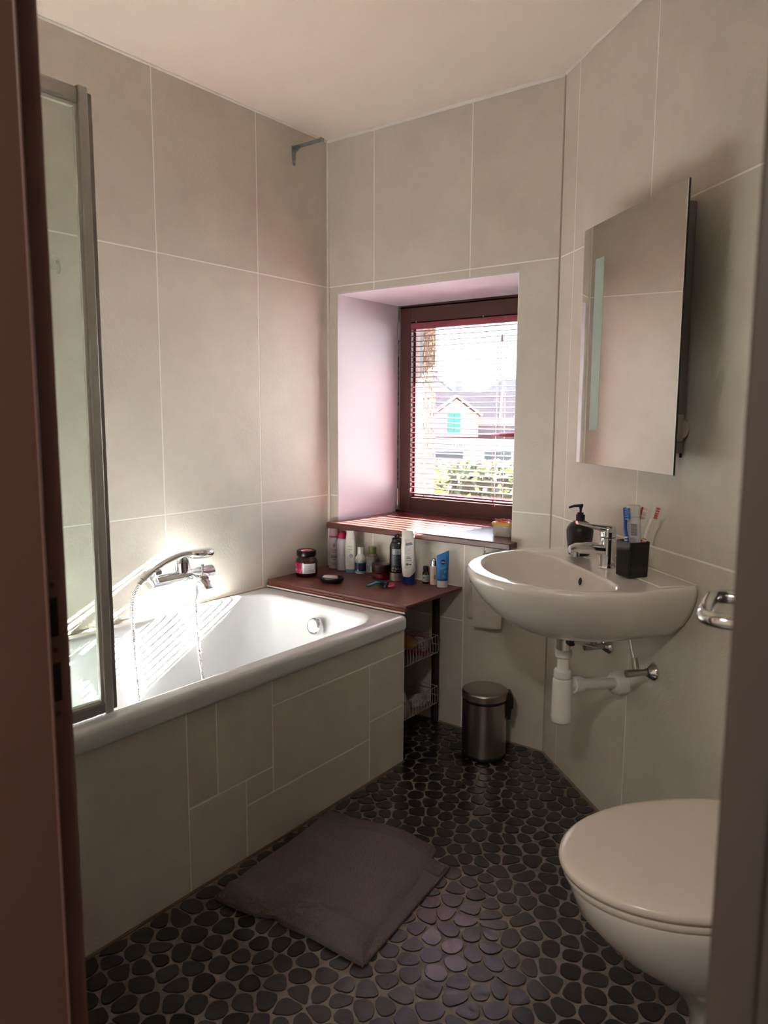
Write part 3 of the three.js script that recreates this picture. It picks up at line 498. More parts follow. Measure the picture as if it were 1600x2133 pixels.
// ------------------------------------------------------------------ venetian blind
const blind = thing('venetian_blind', 'red aluminium venetian blind hanging in the window sash', 'blind', [0.41, 0, -0.452]);
{
  const red = std(0x92384a, 0.3, { clearcoat: 0.8, clearcoatRoughness: 0.15 }), clearP = std(0xeef2f2, 0.1, { transmission: 0.85, thickness: 0.004 }), cord = std(0xb87a80, 0.7), pale = std(0xd8c8c4, 0.7);
  const L = 0.566, n = 31, pitch = 0.0237, top = 1.625, secs = 6;
  part(blind, 'headrail', join(rbox(L - 0.004, 0.026, 0.003, 0.001, 0, 1.672, 0.012), rbox(L - 0.004, 0.003, 0.024, 0.001, 0, 1.684, 0), rbox(L - 0.004, 0.026, 0.003, 0.001, 0, 1.672, -0.012)), red);
  // slat: shallow arched strip, room edge lower
  const prof = []; for (let i = 0; i <= secs; i++) { const t = i / secs - 0.5; prof.push([t * 0.025, 0.003 * (1 - 4 * t * t)]); }
  const sh1 = [...prof, ...prof.slice().reverse().map(([a, b]) => [a, b - 0.0005])];
  const sg = ext(sh1, L).rotateY(Math.PI / 2).translate(-L / 2, 0, 0), sgc = toCreasedNormals(sg, 0.5); // local z = -profile x
  const bent = flat(ext(sh1, L)); { // one slat is kinked towards its right end
    const q = []; for (let k = 0; k <= 24; k++) { const X = -L / 2 + L * k / 24, w = 0.6 * Math.min(1, Math.max(0, (X - 0.10) / 0.14)); q.push(sh1.map(([a, b]) => V(X, b * Math.cos(w) + a * Math.sin(w), b * Math.sin(w) - a * Math.cos(w)))); }
    const g = loft(q, true, true, 0.5); for (const k in g.attributes) bent.setAttribute(k, g.attributes[k]); bent.setIndex(g.index ?? null); }
  for (let i = 0; i < n; i++) {
    const y = top - i * pitch; let rx = 0.17 + 0.03 * (H2(i, 1, 5) - 0.5), rz = 0.004 * (H2(i, 2, 5) - 0.5), dy = 0;
    if (i === 15) rz = -0.002; part(blind, 'slat', i === 19 ? bent : sgc, red, [0, y + dy, 0], [rx, 0, rz]);
  }
  part(blind, 'top_slat', rbox(L, 0.004, 0.025, 0.001, 0, 1.647, 0), red);
  part(blind, 'bottom_rail', rbox(L, 0.009, 0.026, 0.003, 0, 0.883, 0), red);
  for (const x of [-0.205, 0.17]) { for (const z of [0.0132, -0.0132]) part(blind, 'ladder_cord', rod([x, 1.66, z], [x, 0.884, z], 0.0007, 6), cord); part(blind, 'lift_cord', rod([x + 0.006, 1.66, 0], [x + 0.006, 0.884, 0], 0.0007, 6), pale); part(blind, 'cord_plug', cyl(0.004, 0.004, 0.006, x, 0.876, 0, 12), pale); }
  for (const x of [-0.22, 0.20]) part(blind, 'cord_lock', rbox(0.014, 0.014, 0.006, 0.002, x + 0.02, 1.672, 0.015), clearP);
  for (const x of [-0.248, 0.11]) part(blind, 'fixing_clip', cyl(0.004, 0.004, 0.006, 0, 0, 0, 12), M.satin, [x, 1.69, 0.014], [Math.PI / 2, 0, 0]);
  part(blind, 'tilt_wand', join(tube([[0.246, 1.655, 0.016], [0.248, 1.645, 0.022], [0.244, 1.635, 0.022], [0.242, 1.62, 0.024]], 0.0015, 16, 8), rod([0.243, 1.625, 0.024], [0.212, 1.26, 0.03], 0.0032, 10), cyl(0.0045, 0.0045, 0.012, 0.212, 1.256, 0.03, 10)), clearP);
  part(blind, 'pull_cord', tube([[0.213, 1.66, 0.016], [0.208, 1.60, 0.02], [0.203, 1.3, 0.024], [0.193, 0.95, 0.026], [0.190, 0.865, 0.024]], 0.0009, 32, 6), std(0x7a2838, 0.6));
  part(blind, 'cord_bell', cyl(0.0045, 0.006, 0.03, 0.209, 1.59, 0.022, 14), pale);
  part(blind, 'cord_tip', cyl(0.003, 0.004, 0.012, 0.190, 0.862, 0.024, 10), red);
}
// ------------------------------------------------------------------ wooden board beside the tub and what stands on it
const SY = 0.585;
const board = thing('wooden_shelf', 'worn red-brown wooden board between bathtub and window wall', 'shelf', [0, 0, 0]);
part(board, 'top_board', metric(rbox(0.702, 0.013, 0.385, 0.003, 0.353, SY - 0.0065, 0.1945), 1 / 1, 0, 0.2), M.shelf);
part(board, 'edge_batten', metric(rbox(0.690, 0.014, 0.02, 0.003, 0.352, SY - 0.0205, 0.3745)), M.shelfEdge);
part(board, 'support_panel', metric(rbox(0.018, 0.555, 0.03, 0.002, 0.597, 0.2895, 0.028)), std(0x1c1513, 0.6));
part(board, 'under_batten', metric(rbox(0.03, 0.03, 0.34, 0.003, 0.62, SY - 0.028, 0.18)), M.jambDark);
bead('trim_12', 'white caulk bead between bathtub rim and wooden board', [0.01, 0.56, 0.396], [0.705, 0.56, 0.396], 0.0035, M.caulk);
bead('trim_13', 'white caulk bead behind the wooden board', [0.01, SY + 0.001, 0.003], [0.7, SY + 0.001, 0.003], 0.003, M.caulk);

const label = (w, h, draw) => std(0xffffff, 0.4, { map: canvasTex(w, h, draw) });
// printed sleeve: open cylinder part, a = angle of its middle from +z, span in radians
const sleeve = (r, h, a, span, n = 36, r2 = r) => new THREE.CylinderGeometry(r2, r, h, n, 1, true, a - span / 2, span);
const lines = (c, x, y, w, n, dy, col) => { c.fillStyle = col; for (let i = 0; i < n; i++) c.fillRect(x, y + i * dy, w * (0.6 + 0.4 * H2(i, w | 0, 9)), dy * 0.42); };
const AIM = 0.66; // labels face roughly towards the door

{ const t = thing('dark_glass_jar', 'dark brown glass jar with pink-topped metal lid', 'jar', [0.080, SY, 0.235]);
  const dark = std(0x2a0f10, 0.08, { clearcoat: 0.5, clearcoatRoughness: 0.03 });
  part(t, 'glass_body', lathe([[0, 0], [0.038, 0], [0.044, 0.004], [0.046, 0.012], [0.047, 0.03], [0.047, 0.062], [0.044, 0.072], [0.038, 0.08], [0.036, 0.086], [0.036, 0.09], [0, 0.09]], 48), dark);
  const lid = part(t, 'lid', lathe([[0.038, 0.086], [0.0405, 0.087], [0.0415, 0.09], [0.0415, 0.106], [0.040, 0.110], [0.037, 0.111], [0.034, 0.109], [0, 0.109]], 48), std(0x2c2a2a, 0.25, { metalness: 0.8 }));
  lab(part(lid, 'lid_print', lathe([[0, 0.1096], [0.023, 0.1096], [0.023, 0.109]], 32), std(0xd8506a, 0.35)), 'pink printed centre of the lid');
  part(t, 'back_label', sleeve(0.0476, 0.044, AIM + 0.35, 1.25), label(256, 160, (c, w, h) => { c.fillStyle = '#d9d9dc'; c.fillRect(0, 0, w, h); c.fillStyle = '#7a1030'; c.fillRect(0, 0, w, 12); c.strokeStyle = '#9a9aa4'; c.strokeRect(30, 24, w - 50, h - 40); lines(c, 40, 32, 190, 11, 10, '#8a8a94'); c.fillStyle = '#f2f2f2'; c.fillRect(0, 0, 24, h); }), [0, 0.040, 0]);
  part(t, 'front_label', sleeve(0.0475, 0.044, AIM - 0.9, 1.15), label(256, 160, (c, w, h) => { c.fillStyle = '#a01848'; c.fillRect(0, 0, w, h); c.fillStyle = '#c03868'; c.fillRect(0, 90, w, 70); c.fillStyle = '#f0e0e8'; for (const [y, n] of [[30, 4], [96, 6]]) for (let i = 0; i < n; i++) { c.fillRect(16 + i * 22, y, 6, 26); c.fillRect(16 + i * 22, y + (i % 3) * 10, 15, 6); } }), [0, 0.040, 0]); }
{ const t = thing('soap_dish', 'black oval soap dish near the shelf front', 'soap dish', [0.246, SY, 0.262], 0.25);
  part(t, 'bowl', loft([oval(0, 0, 0.030, 0.022, 0, 40), oval(0, 0, 0.042, 0.031, 0.004, 40), oval(0, 0, 0.049, 0.036, 0.014, 40), oval(0, 0, 0.050, 0.037, 0.022, 40), oval(0, 0, 0.0475, 0.0345, 0.023, 40), oval(0, 0, 0.044, 0.031, 0.016, 40), oval(0, 0, 0.03, 0.02, 0.010, 40)], true, true), std(0x1c2422, 0.35));
  for (const x of [-0.004, 0.004]) part(t, 'drain_ridge', rbox(0.004, 0.006, 0.012, 0.0015, x + 0.01, 0.021, -0.026), std(0x1c2422, 0.35)); }
{ const o = sh(new THREE.Mesh(loft([oval(0, 0, 0.02, 0.012, 0, 36, 2.4), oval(0, 0, 0.031, 0.019, 0.003, 36, 2.4), oval(0, 0, 0.033, 0.021, 0.008, 36, 2.4), oval(0.001, 0, 0.030, 0.018, 0.013, 36, 2.4), oval(-0.002, 0.001, 0.018, 0.010, 0.0142, 36, 2.4)], true, true), std(0xeadfd6, 0.35, { bumpMap: T_plaster, bumpScale: 0.004 }))); o.name = 'soap_bar'; o.position.set(0.238, SY + 0.0125, 0.264); o.rotation.y = 0.25; scene.add(o); tag(o, 'white bar of soap lying in the black dish', 'soap'); }

// two aerosol cans with the same script lettering
const canDraw = (balloon) => (c, w, h) => { c.fillStyle = '#cfc9cf'; c.fillRect(0, 0, w, h); c.fillStyle = '#2a2626';
  if (balloon) { c.fillStyle = '#b89a58'; c.beginPath(); c.arc(w / 2, 62, 24, 0, 7); c.fill(); c.strokeStyle = '#5a3038'; c.lineWidth = 4; c.stroke(); c.fillStyle = '#5a3038'; c.fillRect(w / 2 - 3, 86, 5, 22); for (let i = 0; i < 8; i++) { const a = i / 8 * 6.28; c.fillRect(w / 2 + 44 * Math.cos(a), 62 + 34 * Math.sin(a), 6, 6); }
    c.fillStyle = '#2a2626'; c.font = '26px sans-serif'; c.textAlign = 'center'; c.fillText('COTTON', w / 2, 148); c.fillText('CANDY', w / 2, 180); }
  c.textAlign = 'center'; c.font = 'italic bold 64px serif'; c.fillText('bilou', w / 2, 262); c.fillRect(w / 2 - 40, 286, 80, 6); c.fillStyle = '#b0809a'; c.fillRect(0, 330, w, 3); lines(c, w / 2 - 60, 345, 120, 3, 12, '#8a7a84'); };
{ const t = thing('deodorant_can', 'tall white aerosol can with frosted pink cap in the shelf corner', 'spray can', [0.062, SY, 0.036]);
  part(t, 'can', lathe([[0, 0], [0.0225, 0], [0.0245, 0.003], [0.025, 0.008], [0.025, 0.128], [0.0225, 0.136], [0.021, 0.139], [0, 0.139]], 40), std(0xd2ccd2, 0.3));
  part(t, 'print', sleeve(0.0252, 0.112, AIM, 2.2), label(320, 400, canDraw(true)), [0, 0.066, 0]);
  part(t, 'cap', lathe([[0.0215, 0.1445], [0.0213, 0.165], [0.0195, 0.177], [0.014, 0.183], [0, 0.185]], 36), std(0xdcb4bc, 0.35, { transmission: 0.25, thickness: 0 }));
  part(t, 'cap_ring', lathe([[0.0216, 0.138], [0.022, 0.139], [0.022, 0.1445], [0.0212, 0.146]], 36), std(0xb03c68, 0.35)); }
{ const t = thing('deodorant_can', 'white aerosol can with bright pink domed cap', 'spray can', [0.119, SY, 0.046]);
  part(t, 'can', lathe([[0, 0], [0.023, 0], [0.0255, 0.003], [0.026, 0.008], [0.026, 0.118], [0.024, 0.13], [0.0195, 0.142], [0, 0.142]], 40), std(0xcfcbd2, 0.3));
  part(t, 'print', sleeve(0.0262, 0.105, AIM + 1.1, 1.7), label(256, 400, canDraw(false)), [0, 0.062, 0]);
  part(t, 'cap', lathe([[0.0205, 0.141], [0.0206, 0.150], [0.0195, 0.156], [0.018, 0.158], [0.015, 0.166], [0.008, 0.171], [0, 0.172]], 36), std(0xbe1650, 0.3)); }
{ const t = thing('lotion_bottle', 'slim white lotion bottle with blue foot, leaning over slightly', 'bottle', [0.178, SY, 0.062], 0.45);
  const W0 = std(0xd4cfc6, 0.3);
  part(t, 'body', loft([oval(0, 0, 0.021, 0.015, 0.014, 36, 2.6), oval(0, 0, 0.0235, 0.0165, 0.03, 36, 2.6), oval(0, 0, 0.025, 0.0165, 0.08, 36, 2.6), oval(0, 0, 0.023, 0.0155, 0.14, 36, 2.6), oval(0, 0, 0.019, 0.013, 0.172, 36, 2.6), oval(0, 0, 0.0175, 0.0115, 0.1795, 36, 2.6), oval(0, 0, 0.015, 0.0095, 0.181, 36, 2.6)], true, true), W0);
  part(t, 'foot', loft([oval(0, 0, 0.0205, 0.0145, 0, 36, 2.6), oval(0, 0, 0.0212, 0.0152, 0.003, 36, 2.6), oval(0, 0, 0.0212, 0.0152, 0.0145, 36, 2.6)], true, true), std(0x5a86ac, 0.35));
  part(t, 'print', new THREE.PlaneGeometry(0.032, 0.1), label(160, 480, (c, w, h) => { c.fillStyle = '#cfcabf'; c.fillRect(0, 0, w, h); c.fillStyle = '#50504c'; c.fillRect(20, 140, 100, 5); for (let i = 0; i < 8; i++) { c.fillRect(16 + i * 15, 212 - i * 2, 5, 20); c.fillRect(16 + i * 15, 212 - i * 2 + (i % 3) * 7, 11, 5); } for (let i = 0; i < 3; i++) c.fillRect(18 + i * 22, 250, 8, 14); c.fillStyle = '#6a8494'; c.beginPath(); c.arc(100, 340, 38, 0, 7); c.fill(); c.fillStyle = '#c0ccd4'; c.fillRect(76, 332, 46, 8); c.fillRect(76, 348, 46, 8); }), [0.002, 0.095, 0.01685]); }
{ const t = thing('white_blue_bottle', 'small white bottle with navy label and light blue bands', 'bottle', [0.224, SY, 0.052]);
  part(t, 'body', lathe([[0, 0], [0.021, 0], [0.023, 0.003], [0.0235, 0.06], [0.022, 0.068], [0.013, 0.082], [0.012, 0.088], [0, 0.088]], 40), std(0xdedbd4, 0.35));
  part(t, 'cap', join(lathe([[0.0125, 0.086], [0.0128, 0.112], [0.0118, 0.1135], [0, 0.1135]], 30)), M.whitePlastic);
  part(t, 'print', sleeve(0.0238, 0.058, AIM, 2.9), label(512, 330, (c, w, h) => { c.fillStyle = '#e8e6e0'; c.fillRect(0, 0, w, h); c.fillStyle = '#1c2030'; for (let i = 0; i < 11; i++) if (i !== 4) { c.fillRect(90 + i * 30, 18, 9, 30); c.fillRect(90 + i * 30, 18 + (i % 3) * 11, 22, 8); } c.fillStyle = '#78b4cc'; c.fillRect(0, 56, w, 26); c.fillStyle = '#141c48'; c.fillRect(0, 82, w, 190); lines(c, 110, 100, 110, 6, 24, '#7a84b0'); lines(c, 260, 95, 120, 8, 18, '#4a5488'); c.fillStyle = '#c8d4ea'; c.beginPath(); c.arc(170, 272, 38, Math.PI, 0); c.fill(); c.fillStyle = '#78b4cc'; c.fillRect(0, 272, w, 36); }), [0, 0.032, 0]); }
{ const t = thing('green_cap_bottle', 'clear bottle of brown lotion with olive green screw cap', 'bottle', [0.280, SY, 0.040]);
  part(t, 'body', lathe([[0, 0], [0.026, 0], [0.028, 0.004], [0.0285, 0.068], [0.027, 0.078], [0.016, 0.092], [0.014, 0.096], [0, 0.096]], 40), std(0xd8d0cc, 0.1, { transmission: 0.75, thickness: 0.02, attenuationColor: new THREE.Color(0.9, 0.82, 0.8), attenuationDistance: 0.05 }));
  part(t, 'lotion', lathe([[0, 0.002], [0.0255, 0.003], [0.0268, 0.006], [0.0268, 0.070], [0, 0.071]], 36), std(0x6a2410, 0.25));
  part(t, 'cap', lathe([[0.0155, 0.093], [0.0165, 0.094], [0.0165, 0.119], [0.0155, 0.1205], [0, 0.1205]], 36), std(0x66742c, 0.4));
  part(t, 'print', sleeve(0.0288, 0.042, AIM - 0.55, 1.15), label(200, 200, (c, w, h) => { c.fillStyle = '#8a8894'; c.fillRect(0, 0, w, h); c.fillStyle = '#7888b0'; c.fillRect(80, 0, 100, 50); c.fillStyle = '#3a3a40'; for (let i = 0; i < 60; i++) c.fillRect(20 + 12 * (i % 9), 70 + 16 * Math.floor(i / 9), 6, 10); c.fillStyle = '#b8b8ba'; c.fillRect(140, 80, 40, 100); }), [0, 0.034, 0]); }
{ const t = thing('red_cream_jar', 'low dark red cream jar with wide brown lid', 'jar', [0.352, SY, 0.072]);
  part(t, 'pot', lathe([[0, 0], [0.034, 0], [0.037, 0.003], [0.038, 0.03], [0, 0.03]], 44), std(0x6a0c1c, 0.2));
  part(t, 'lid', lathe([[0.0385, 0.029], [0.0405, 0.030], [0.041, 0.056], [0.040, 0.0605], [0.037, 0.0615], [0, 0.0615]], 44), std(0x40302e, 0.3, { metalness: 0.4 }));
  part(t, 'print', sleeve(0.0385, 0.018, AIM - 0.2, 0.7), label(160, 60, (c, w, h) => { c.fillStyle = '#74101f'; c.fillRect(0, 0, w, h); c.fillStyle = '#a8606a'; c.fillRect(48, 12, 64, 8); c.fillRect(38, 26, 84, 8); c.fillRect(52, 40, 56, 6); }), [0, 0.014, 0]); }
{ const t = thing('black_spray_can', 'black aerosol can with silver foot band and black nozzle', 'spray can', [0.426, SY, 0.066]);
  part(t, 'can', lathe([[0.0285, 0.034], [0.029, 0.036], [0.029, 0.14], [0.027, 0.150], [0.0225, 0.158], [0.02, 0.161], [0, 0.161]], 40), std(0x101214, 0.2, { clearcoat: 0.6, clearcoatRoughness: 0.1 }));
  part(t, 'foot_band', lathe([[0, 0], [0.027, 0], [0.0288, 0.003], [0.0288, 0.034]], 40), std(0xb4afa8, 0.35, { metalness: 0.8 }));
  part(t, 'nozzle', join(lathe([[0.0195, 0.16], [0.0195, 0.172], [0.017, 0.176], [0, 0.176]], 32), lathe([[0.0095, 0.175], [0.0095, 0.188], [0.007, 0.190], [0, 0.190]], 24)), M.black);
  part(t, 'print', sleeve(0.0293, 0.098, AIM, 1.9), label(300, 500, (c, w, h) => { c.fillStyle = '#15181a'; c.fillRect(0, 0, w, h); c.fillStyle = '#a8acb0'; c.fillRect(50, 20, 190, 110); lines(c, 60, 30, 170, 8, 12, '#3c4044'); lines(c, 40, 150, 200, 18, 12, '#586468'); c.fillStyle = '#d8d8d8'; for (let i = 0; i < 26; i++) { c.beginPath(); c.arc(30 + 240 * H2(i, 1, 4), 400 + 90 * H2(i, 2, 4), 3 + 4 * H2(i, 3, 4), 0, 7); c.fill(); } }), [0, 0.088, 0]); }
{ const t = thing('shampoo_bottle', 'large white shampoo bottle standing on its navy cap', 'bottle', [0.503, SY, 0.086], 0.5);
  const rg = [[0.024, 0.018, 0.03], [0.0275, 0.0195, 0.055], [0.0295, 0.0205, 0.09], [0.0285, 0.02, 0.15], [0.0255, 0.0165, 0.2], [0.024, 0.012, 0.214], [0.022, 0.009, 0.217]].map(([a, b, y], i) => oval(i * -0.0012, 0, a, b, y, 44, 2.4));
  part(t, 'body', loft(rg, true, true), std(0xdcdad4, 0.28));
  part(t, 'cap', loft([oval(0, 0, 0.022, 0.017, 0, 44, 2.3), oval(0, 0, 0.0245, 0.0185, 0.003, 44, 2.3), ...[0, 1].map((k) => oval(0, 0, 0.0262 + k * 0.0004, 0.0192 + k * 0.0003, 0.03, 44, 2.3).map((p) => V(p.x, 0.028 + 0.022 * Math.max(0, p.x / 0.026) ** 1.5 + k * 0.001, p.z)))], true, true), std(0x142c72, 0.3));
  part(t, 'print', new THREE.PlaneGeometry(0.036, 0.12), label(200, 640, (c, w, h) => { c.fillStyle = '#cfcdc8'; c.fillRect(0, 0, w, h); c.fillStyle = '#55565a'; for (let i = 0; i < 70; i++) { c.beginPath(); c.arc(10 + 120 * H2(i, 1, 8), 20 + 300 * H2(i, 2, 8), 2 + 4 * H2(i, 3, 8), 0, 7); c.fill(); } c.save(); c.translate(90, 110); c.rotate(-0.2); c.fillStyle = '#3a4560'; c.fillRect(-70, -22, 150, 44); c.fillStyle = '#c8ccd6'; for (let i = 0; i < 8; i++) c.fillRect(-58 + i * 16, -8 + (i % 2) * 3, 10, 13); c.restore(); c.fillStyle = '#44464c'; c.fillRect(40, 384, 84, 12); c.fillRect(30, 414, 120, 12); for (let i = 0; i < 5; i++) { c.fillRect(44 + i * 24, 452, 8, 28); c.fillRect(44 + i * 24, 452 + (i % 3) * 10, 18, 8); } c.fillStyle = '#3c7048'; c.beginPath(); c.arc(60, 550, 30, 0, 7); c.fill(); c.fillRect(96, 536, 60, 26); }), [0.002, 0.125, 0.0207]); }
{ const t = thing('amber_vial', 'tiny amber glass bottle with black cap and white label', 'bottle', [0.554, SY, 0.040]);
  part(t, 'glass', lathe([[0, 0], [0.0125, 0], [0.0138, 0.002], [0.0138, 0.042], [0.0105, 0.05], [0.0098, 0.054], [0, 0.054]], 30), std(0x3c1a08, 0.08, { clearcoat: 0.4 }));
  part(t, 'cap', lathe([[0.0108, 0.053], [0.0112, 0.054], [0.0112, 0.069], [0.0102, 0.0705], [0, 0.0705]], 30), M.black);
  part(t, 'print', sleeve(0.0141, 0.028, AIM, 3.6), label(256, 120, (c, w, h) => { c.fillStyle = '#c2c6c8'; c.fillRect(0, 0, w, h); c.fillStyle = '#4a4e54'; c.fillRect(70, 36, 34, 30); lines(c, 120, 24, 90, 7, 12, '#80868c'); }), [0, 0.023, 0]); }
{ const t = thing('silver_cap_bottle', 'pale pink bottle with shiny silver cap behind the blue tube', 'bottle', [0.590, SY, 0.034]);
  part(t, 'body', lathe([[0, 0], [0.0148, 0], [0.016, 0.002], [0.016, 0.072], [0.0145, 0.078], [0, 0.078]], 32), std(0xdcc0ae, 0.3));
  part(t, 'cap', lathe([[0.0148, 0.077], [0.0148, 0.096], [0.0135, 0.0985], [0.009, 0.099], [0.0085, 0.106], [0, 0.1065]], 32), M.chrome);
  part(t, 'print', sleeve(0.0162, 0.06, AIM, 2.6), label(256, 256, (c, w, h) => { c.fillStyle = '#d6c4b8'; c.fillRect(0, 0, w, h); lines(c, 60, 20, 120, 12, 14, '#b49c92'); c.fillStyle = '#7a7274'; c.fillRect(120, 130, 36, 80); }), [0, 0.042, 0]); }
{ const t = thing('blue_tube', 'blue squeeze tube standing on its white cap', 'tube', [0.640, SY, 0.050], 0.55);
  const blue = std(0x1f74b8, 0.3), n = 44, lo = [], mk = (y0, tilt, a, b) => oval(0, 0, a, b, 0, n, 2).map((p) => V(p.x, y0 + tilt * p.x, p.z));
  part(t, 'tube_body', loft([mk(0.026, 0, 0.0218, 0.0165), mk(0.06, 0, 0.0228, 0.0145), mk(0.1, 0.1, 0.0236, 0.008), mk(0.132, 0.42, 0.0242, 0.0018), mk(0.136, 0.45, 0.0242, 0.0012)], true, true), blue);
  part(t, 'cap', loft([mk(0, 0, 0.0205, 0.0155), mk(0.002, 0, 0.0215, 0.0165), mk(0.0255, 0, 0.0215, 0.0165)], true, true), std(0xc8cacc, 0.3));
  part(t, 'print', (() => { const g = new THREE.PlaneGeometry(0.040, 0.088, 12, 16), p = g.attributes.position; for (let i = 0; i < p.count; i++) { const y = p.getY(i) + 0.044; const Y = y + 0.0285, b = Y < 0.06 ? 0.0165 + (0.0145 - 0.0165) * (Y - 0.026) / 0.034 : 0.0145 + (0.008 - 0.0145) * (Y - 0.06) / 0.04; const X = p.getX(i), k = Y > 0.1 ? 0.008 - 0.0062 * (Y - 0.1) / 0.034 : b; p.setZ(i, Math.max(k, 0.002) * Math.sqrt(Math.max(0.02, 1 - (X / 0.0232) ** 2)) + 0.0012); } g.computeVertexNormals(); return g; })(), label(256, 560, (c, w, h) => { c.fillStyle = '#1f74b8'; c.fillRect(0, 0, w, h); c.fillStyle = '#0c1c4a'; c.beginPath(); c.ellipse(140, 100, 58, 66, 0, 0, 7); c.fill(); c.fillStyle = '#e8ecf4'; c.font = 'bold 30px sans-serif'; c.textAlign = 'center'; c.fillText('NIVEA', 140, 112); c.strokeStyle = '#a8c4dc'; c.lineWidth = 5; c.beginPath(); c.moveTo(60, 250); c.lineTo(236, 210); c.moveTo(40, 280); c.lineTo(200, 246); c.stroke(); c.beginPath(); c.arc(190, 330, 16, 0, 7); c.moveTo(200, 345); c.lineTo(190, 390); c.stroke(); lines(c, 120, 430, 110, 4, 18, '#7fa8cc'); c.fillStyle = '#12508a'; c.fillRect(0, 520, w, 40); }), [0, 0.0725, 0]); }
// razors lying in front
const TEAL = std(0x2f9d9a, 0.35), NAVY = std(0x14203c, 0.4);
function razor(label, pos, ry, m) { const t = thing('safety_razor', label, 'razor', pos, ry);
  part(t, 'handle', tube([[0, 0.007, -0.012], [0.002, 0.010, 0.01], [0.003, 0.0075, 0.035], [0, 0.006, 0.062]], 0.0055, 30, 10), m); part(t, 'grip_inlay', tube([[0, 0.011, 0.006], [0.001, 0.0125, 0.02], [0, 0.010, 0.042]], 0.0035, 20, 8), NAVY);
  part(t, 'blade_head', join(rbox(0.04, 0.009, 0.013, 0.003, 0, 0.0055, -0.022), rbox(0.034, 0.003, 0.009, 0.001, 0, 0.0105, -0.022)), NAVY); return t; }
razor('teal razor lying nearer the tub edge of the board', [0.418, SY, 0.185], -0.1, TEAL);
razor('teal razor lying next to the pink one', [0.452, SY, 0.178], 0.55, TEAL);
{ const t = thing('pink_razor', 'pink looped plastic razor in front of the black spray can', 'razor', [0.482, SY, 0.180], 0.5), pk = std(0xd2487c, 0.35);
  part(t, 'handle', join(tube([[0, 0.006, -0.028], [0.009, 0.007, -0.01], [0.012, 0.007, 0.014], [0.004, 0.007, 0.026], [-0.007, 0.007, 0.018], [-0.004, 0.007, -0.006]], 0.003, 40, 8), rbox(0.017, 0.006, 0.026, 0.003, 0.002, 0.006, 0.012)), pk);
  part(t, 'blade_head', rbox(0.024, 0.008, 0.01, 0.002, 0, 0.005, -0.033), pk); }

// ------------------------------------------------------------------ wire baskets under the board
const wireM = std(0xb8aea4, 0.4, { metalness: 0.3 });
function basket(y, label) { const t = thing('wire_basket', label, 'wire basket', [0.635, y, 0.20]); const w = 0.0016, x0 = -0.30, z0 = -0.13, z1 = 0.16, h = 0.075;
  part(t, 'rim', join(rod([0, h, z0], [0, h, z1], w), rod([x0, h, z0], [x0, h, z1], w), rod([0, h, z0], [x0, h, z0], w), rod([0, h, z1], [x0, h, z1], w), rod([0, 0.006, z0], [0, 0.006, z1], w), rod([0, h * 0.5, z0], [x0, h * 0.5, z0], w)), wireM);
  for (let z = z0; z <= z1 + 0.001; z += 0.0193) part(t, 'wire', tube([[0.001, h + 0.004, z], [0.001, 0.004, z], [-0.01, 0, z], [x0, 0, z]], w * 0.8, 24, 5), wireM);
  part(t, 'tray_liner', rbox(0.29, 0.002, 0.28, 0.0008, x0 / 2, 0.0025, 0.015), std(0x9c8c84, 0.8)); return t; }
basket(0.315, 'upper white wire basket under the wooden board');
basket(0.105, 'lower white wire basket under the wooden board');
{ const o = sh(new THREE.Mesh((() => { const g = new THREE.SphereGeometry(1, 32, 20), p = g.attributes.position; for (let i = 0; i < p.count; i++) { const x = p.getX(i), y = p.getY(i), z = p.getZ(i); p.setXYZ(i, x * 0.05, y * 0.018 * (1 - 0.25 * x), z * 0.06 * (1 - 0.4 * Math.abs(x) ** 3)); } g.computeVertexNormals(); return g; })(), std(0xa8764a, 0.5, { bumpMap: T_speck, bumpScale: 0.004 }))); o.name = 'paper_bag'; o.position.set(0.60, 0.402, 0.245); o.rotation.set(0.1, 0.6, -0.32); scene.add(o); tag(o, 'crumpled brown packet on the upper wire basket', 'packet'); }
{ const t = thing('patterned_box', 'small patterned carton with red edge on the upper wire basket', 'box', [0.575, 0.320, 0.125], 0.3);
  part(t, 'carton', rbox(0.08, 0.075, 0.06, 0.002, 0, 0.0385, 0), label(128, 128, (c, w, h) => { c.fillStyle = '#a89a90'; c.fillRect(0, 0, w, h); c.fillStyle = '#5a5450'; for (let i = 0; i < 60; i++) { c.beginPath(); c.arc(128 * H2(i, 1, 2), 90 * H2(i, 2, 2), 4, 0, 7); c.fill(); } c.fillStyle = '#8c2c34'; c.fillRect(0, 96, w, 32); })); }
{ const t = thing('tissue_pack', 'white folded packet in the lower wire basket', 'packet', [0.59, 0.109, 0.255], 0.3);
  part(t, 'wrapper', loft([oval(0, 0, 0.03, 0.03, 0, 28, 4), oval(0, 0, 0.032, 0.034, 0.02, 28, 4), oval(0, 0, 0.02, 0.034, 0.06, 28, 3), oval(0.004, 0, 0.004, 0.03, 0.085, 28, 3)], true, true), std(0xc0aaa6, 0.5)); part(t, 'flap', rbox(0.002, 0.03, 0.04, 0.0008, 0.004, 0.09, 0), std(0xb8a8a4, 0.6)); }
{ const t = thing('crumpled_bag', 'crumpled pale plastic bag at the back of the lower wire basket', 'bag', [0.59, 0.109, 0.15], 0);
  const g = new THREE.IcosahedronGeometry(1, 4), p = g.attributes.position; for (let i = 0; i < p.count; i++) { const x = p.getX(i), y = p.getY(i), z = p.getZ(i), k = 0.8 + 0.5 * fbm(x * 0.5 + 0.5, (y + z) * 0.35 + 0.5, 6, 2, 77); p.setXYZ(i, x * 0.035 * k, 0.022 + y * 0.024 * k, z * 0.05 * k); } g.computeVertexNormals(); part(t, 'plastic', g, std(0xb4aaa4, 0.4)); }

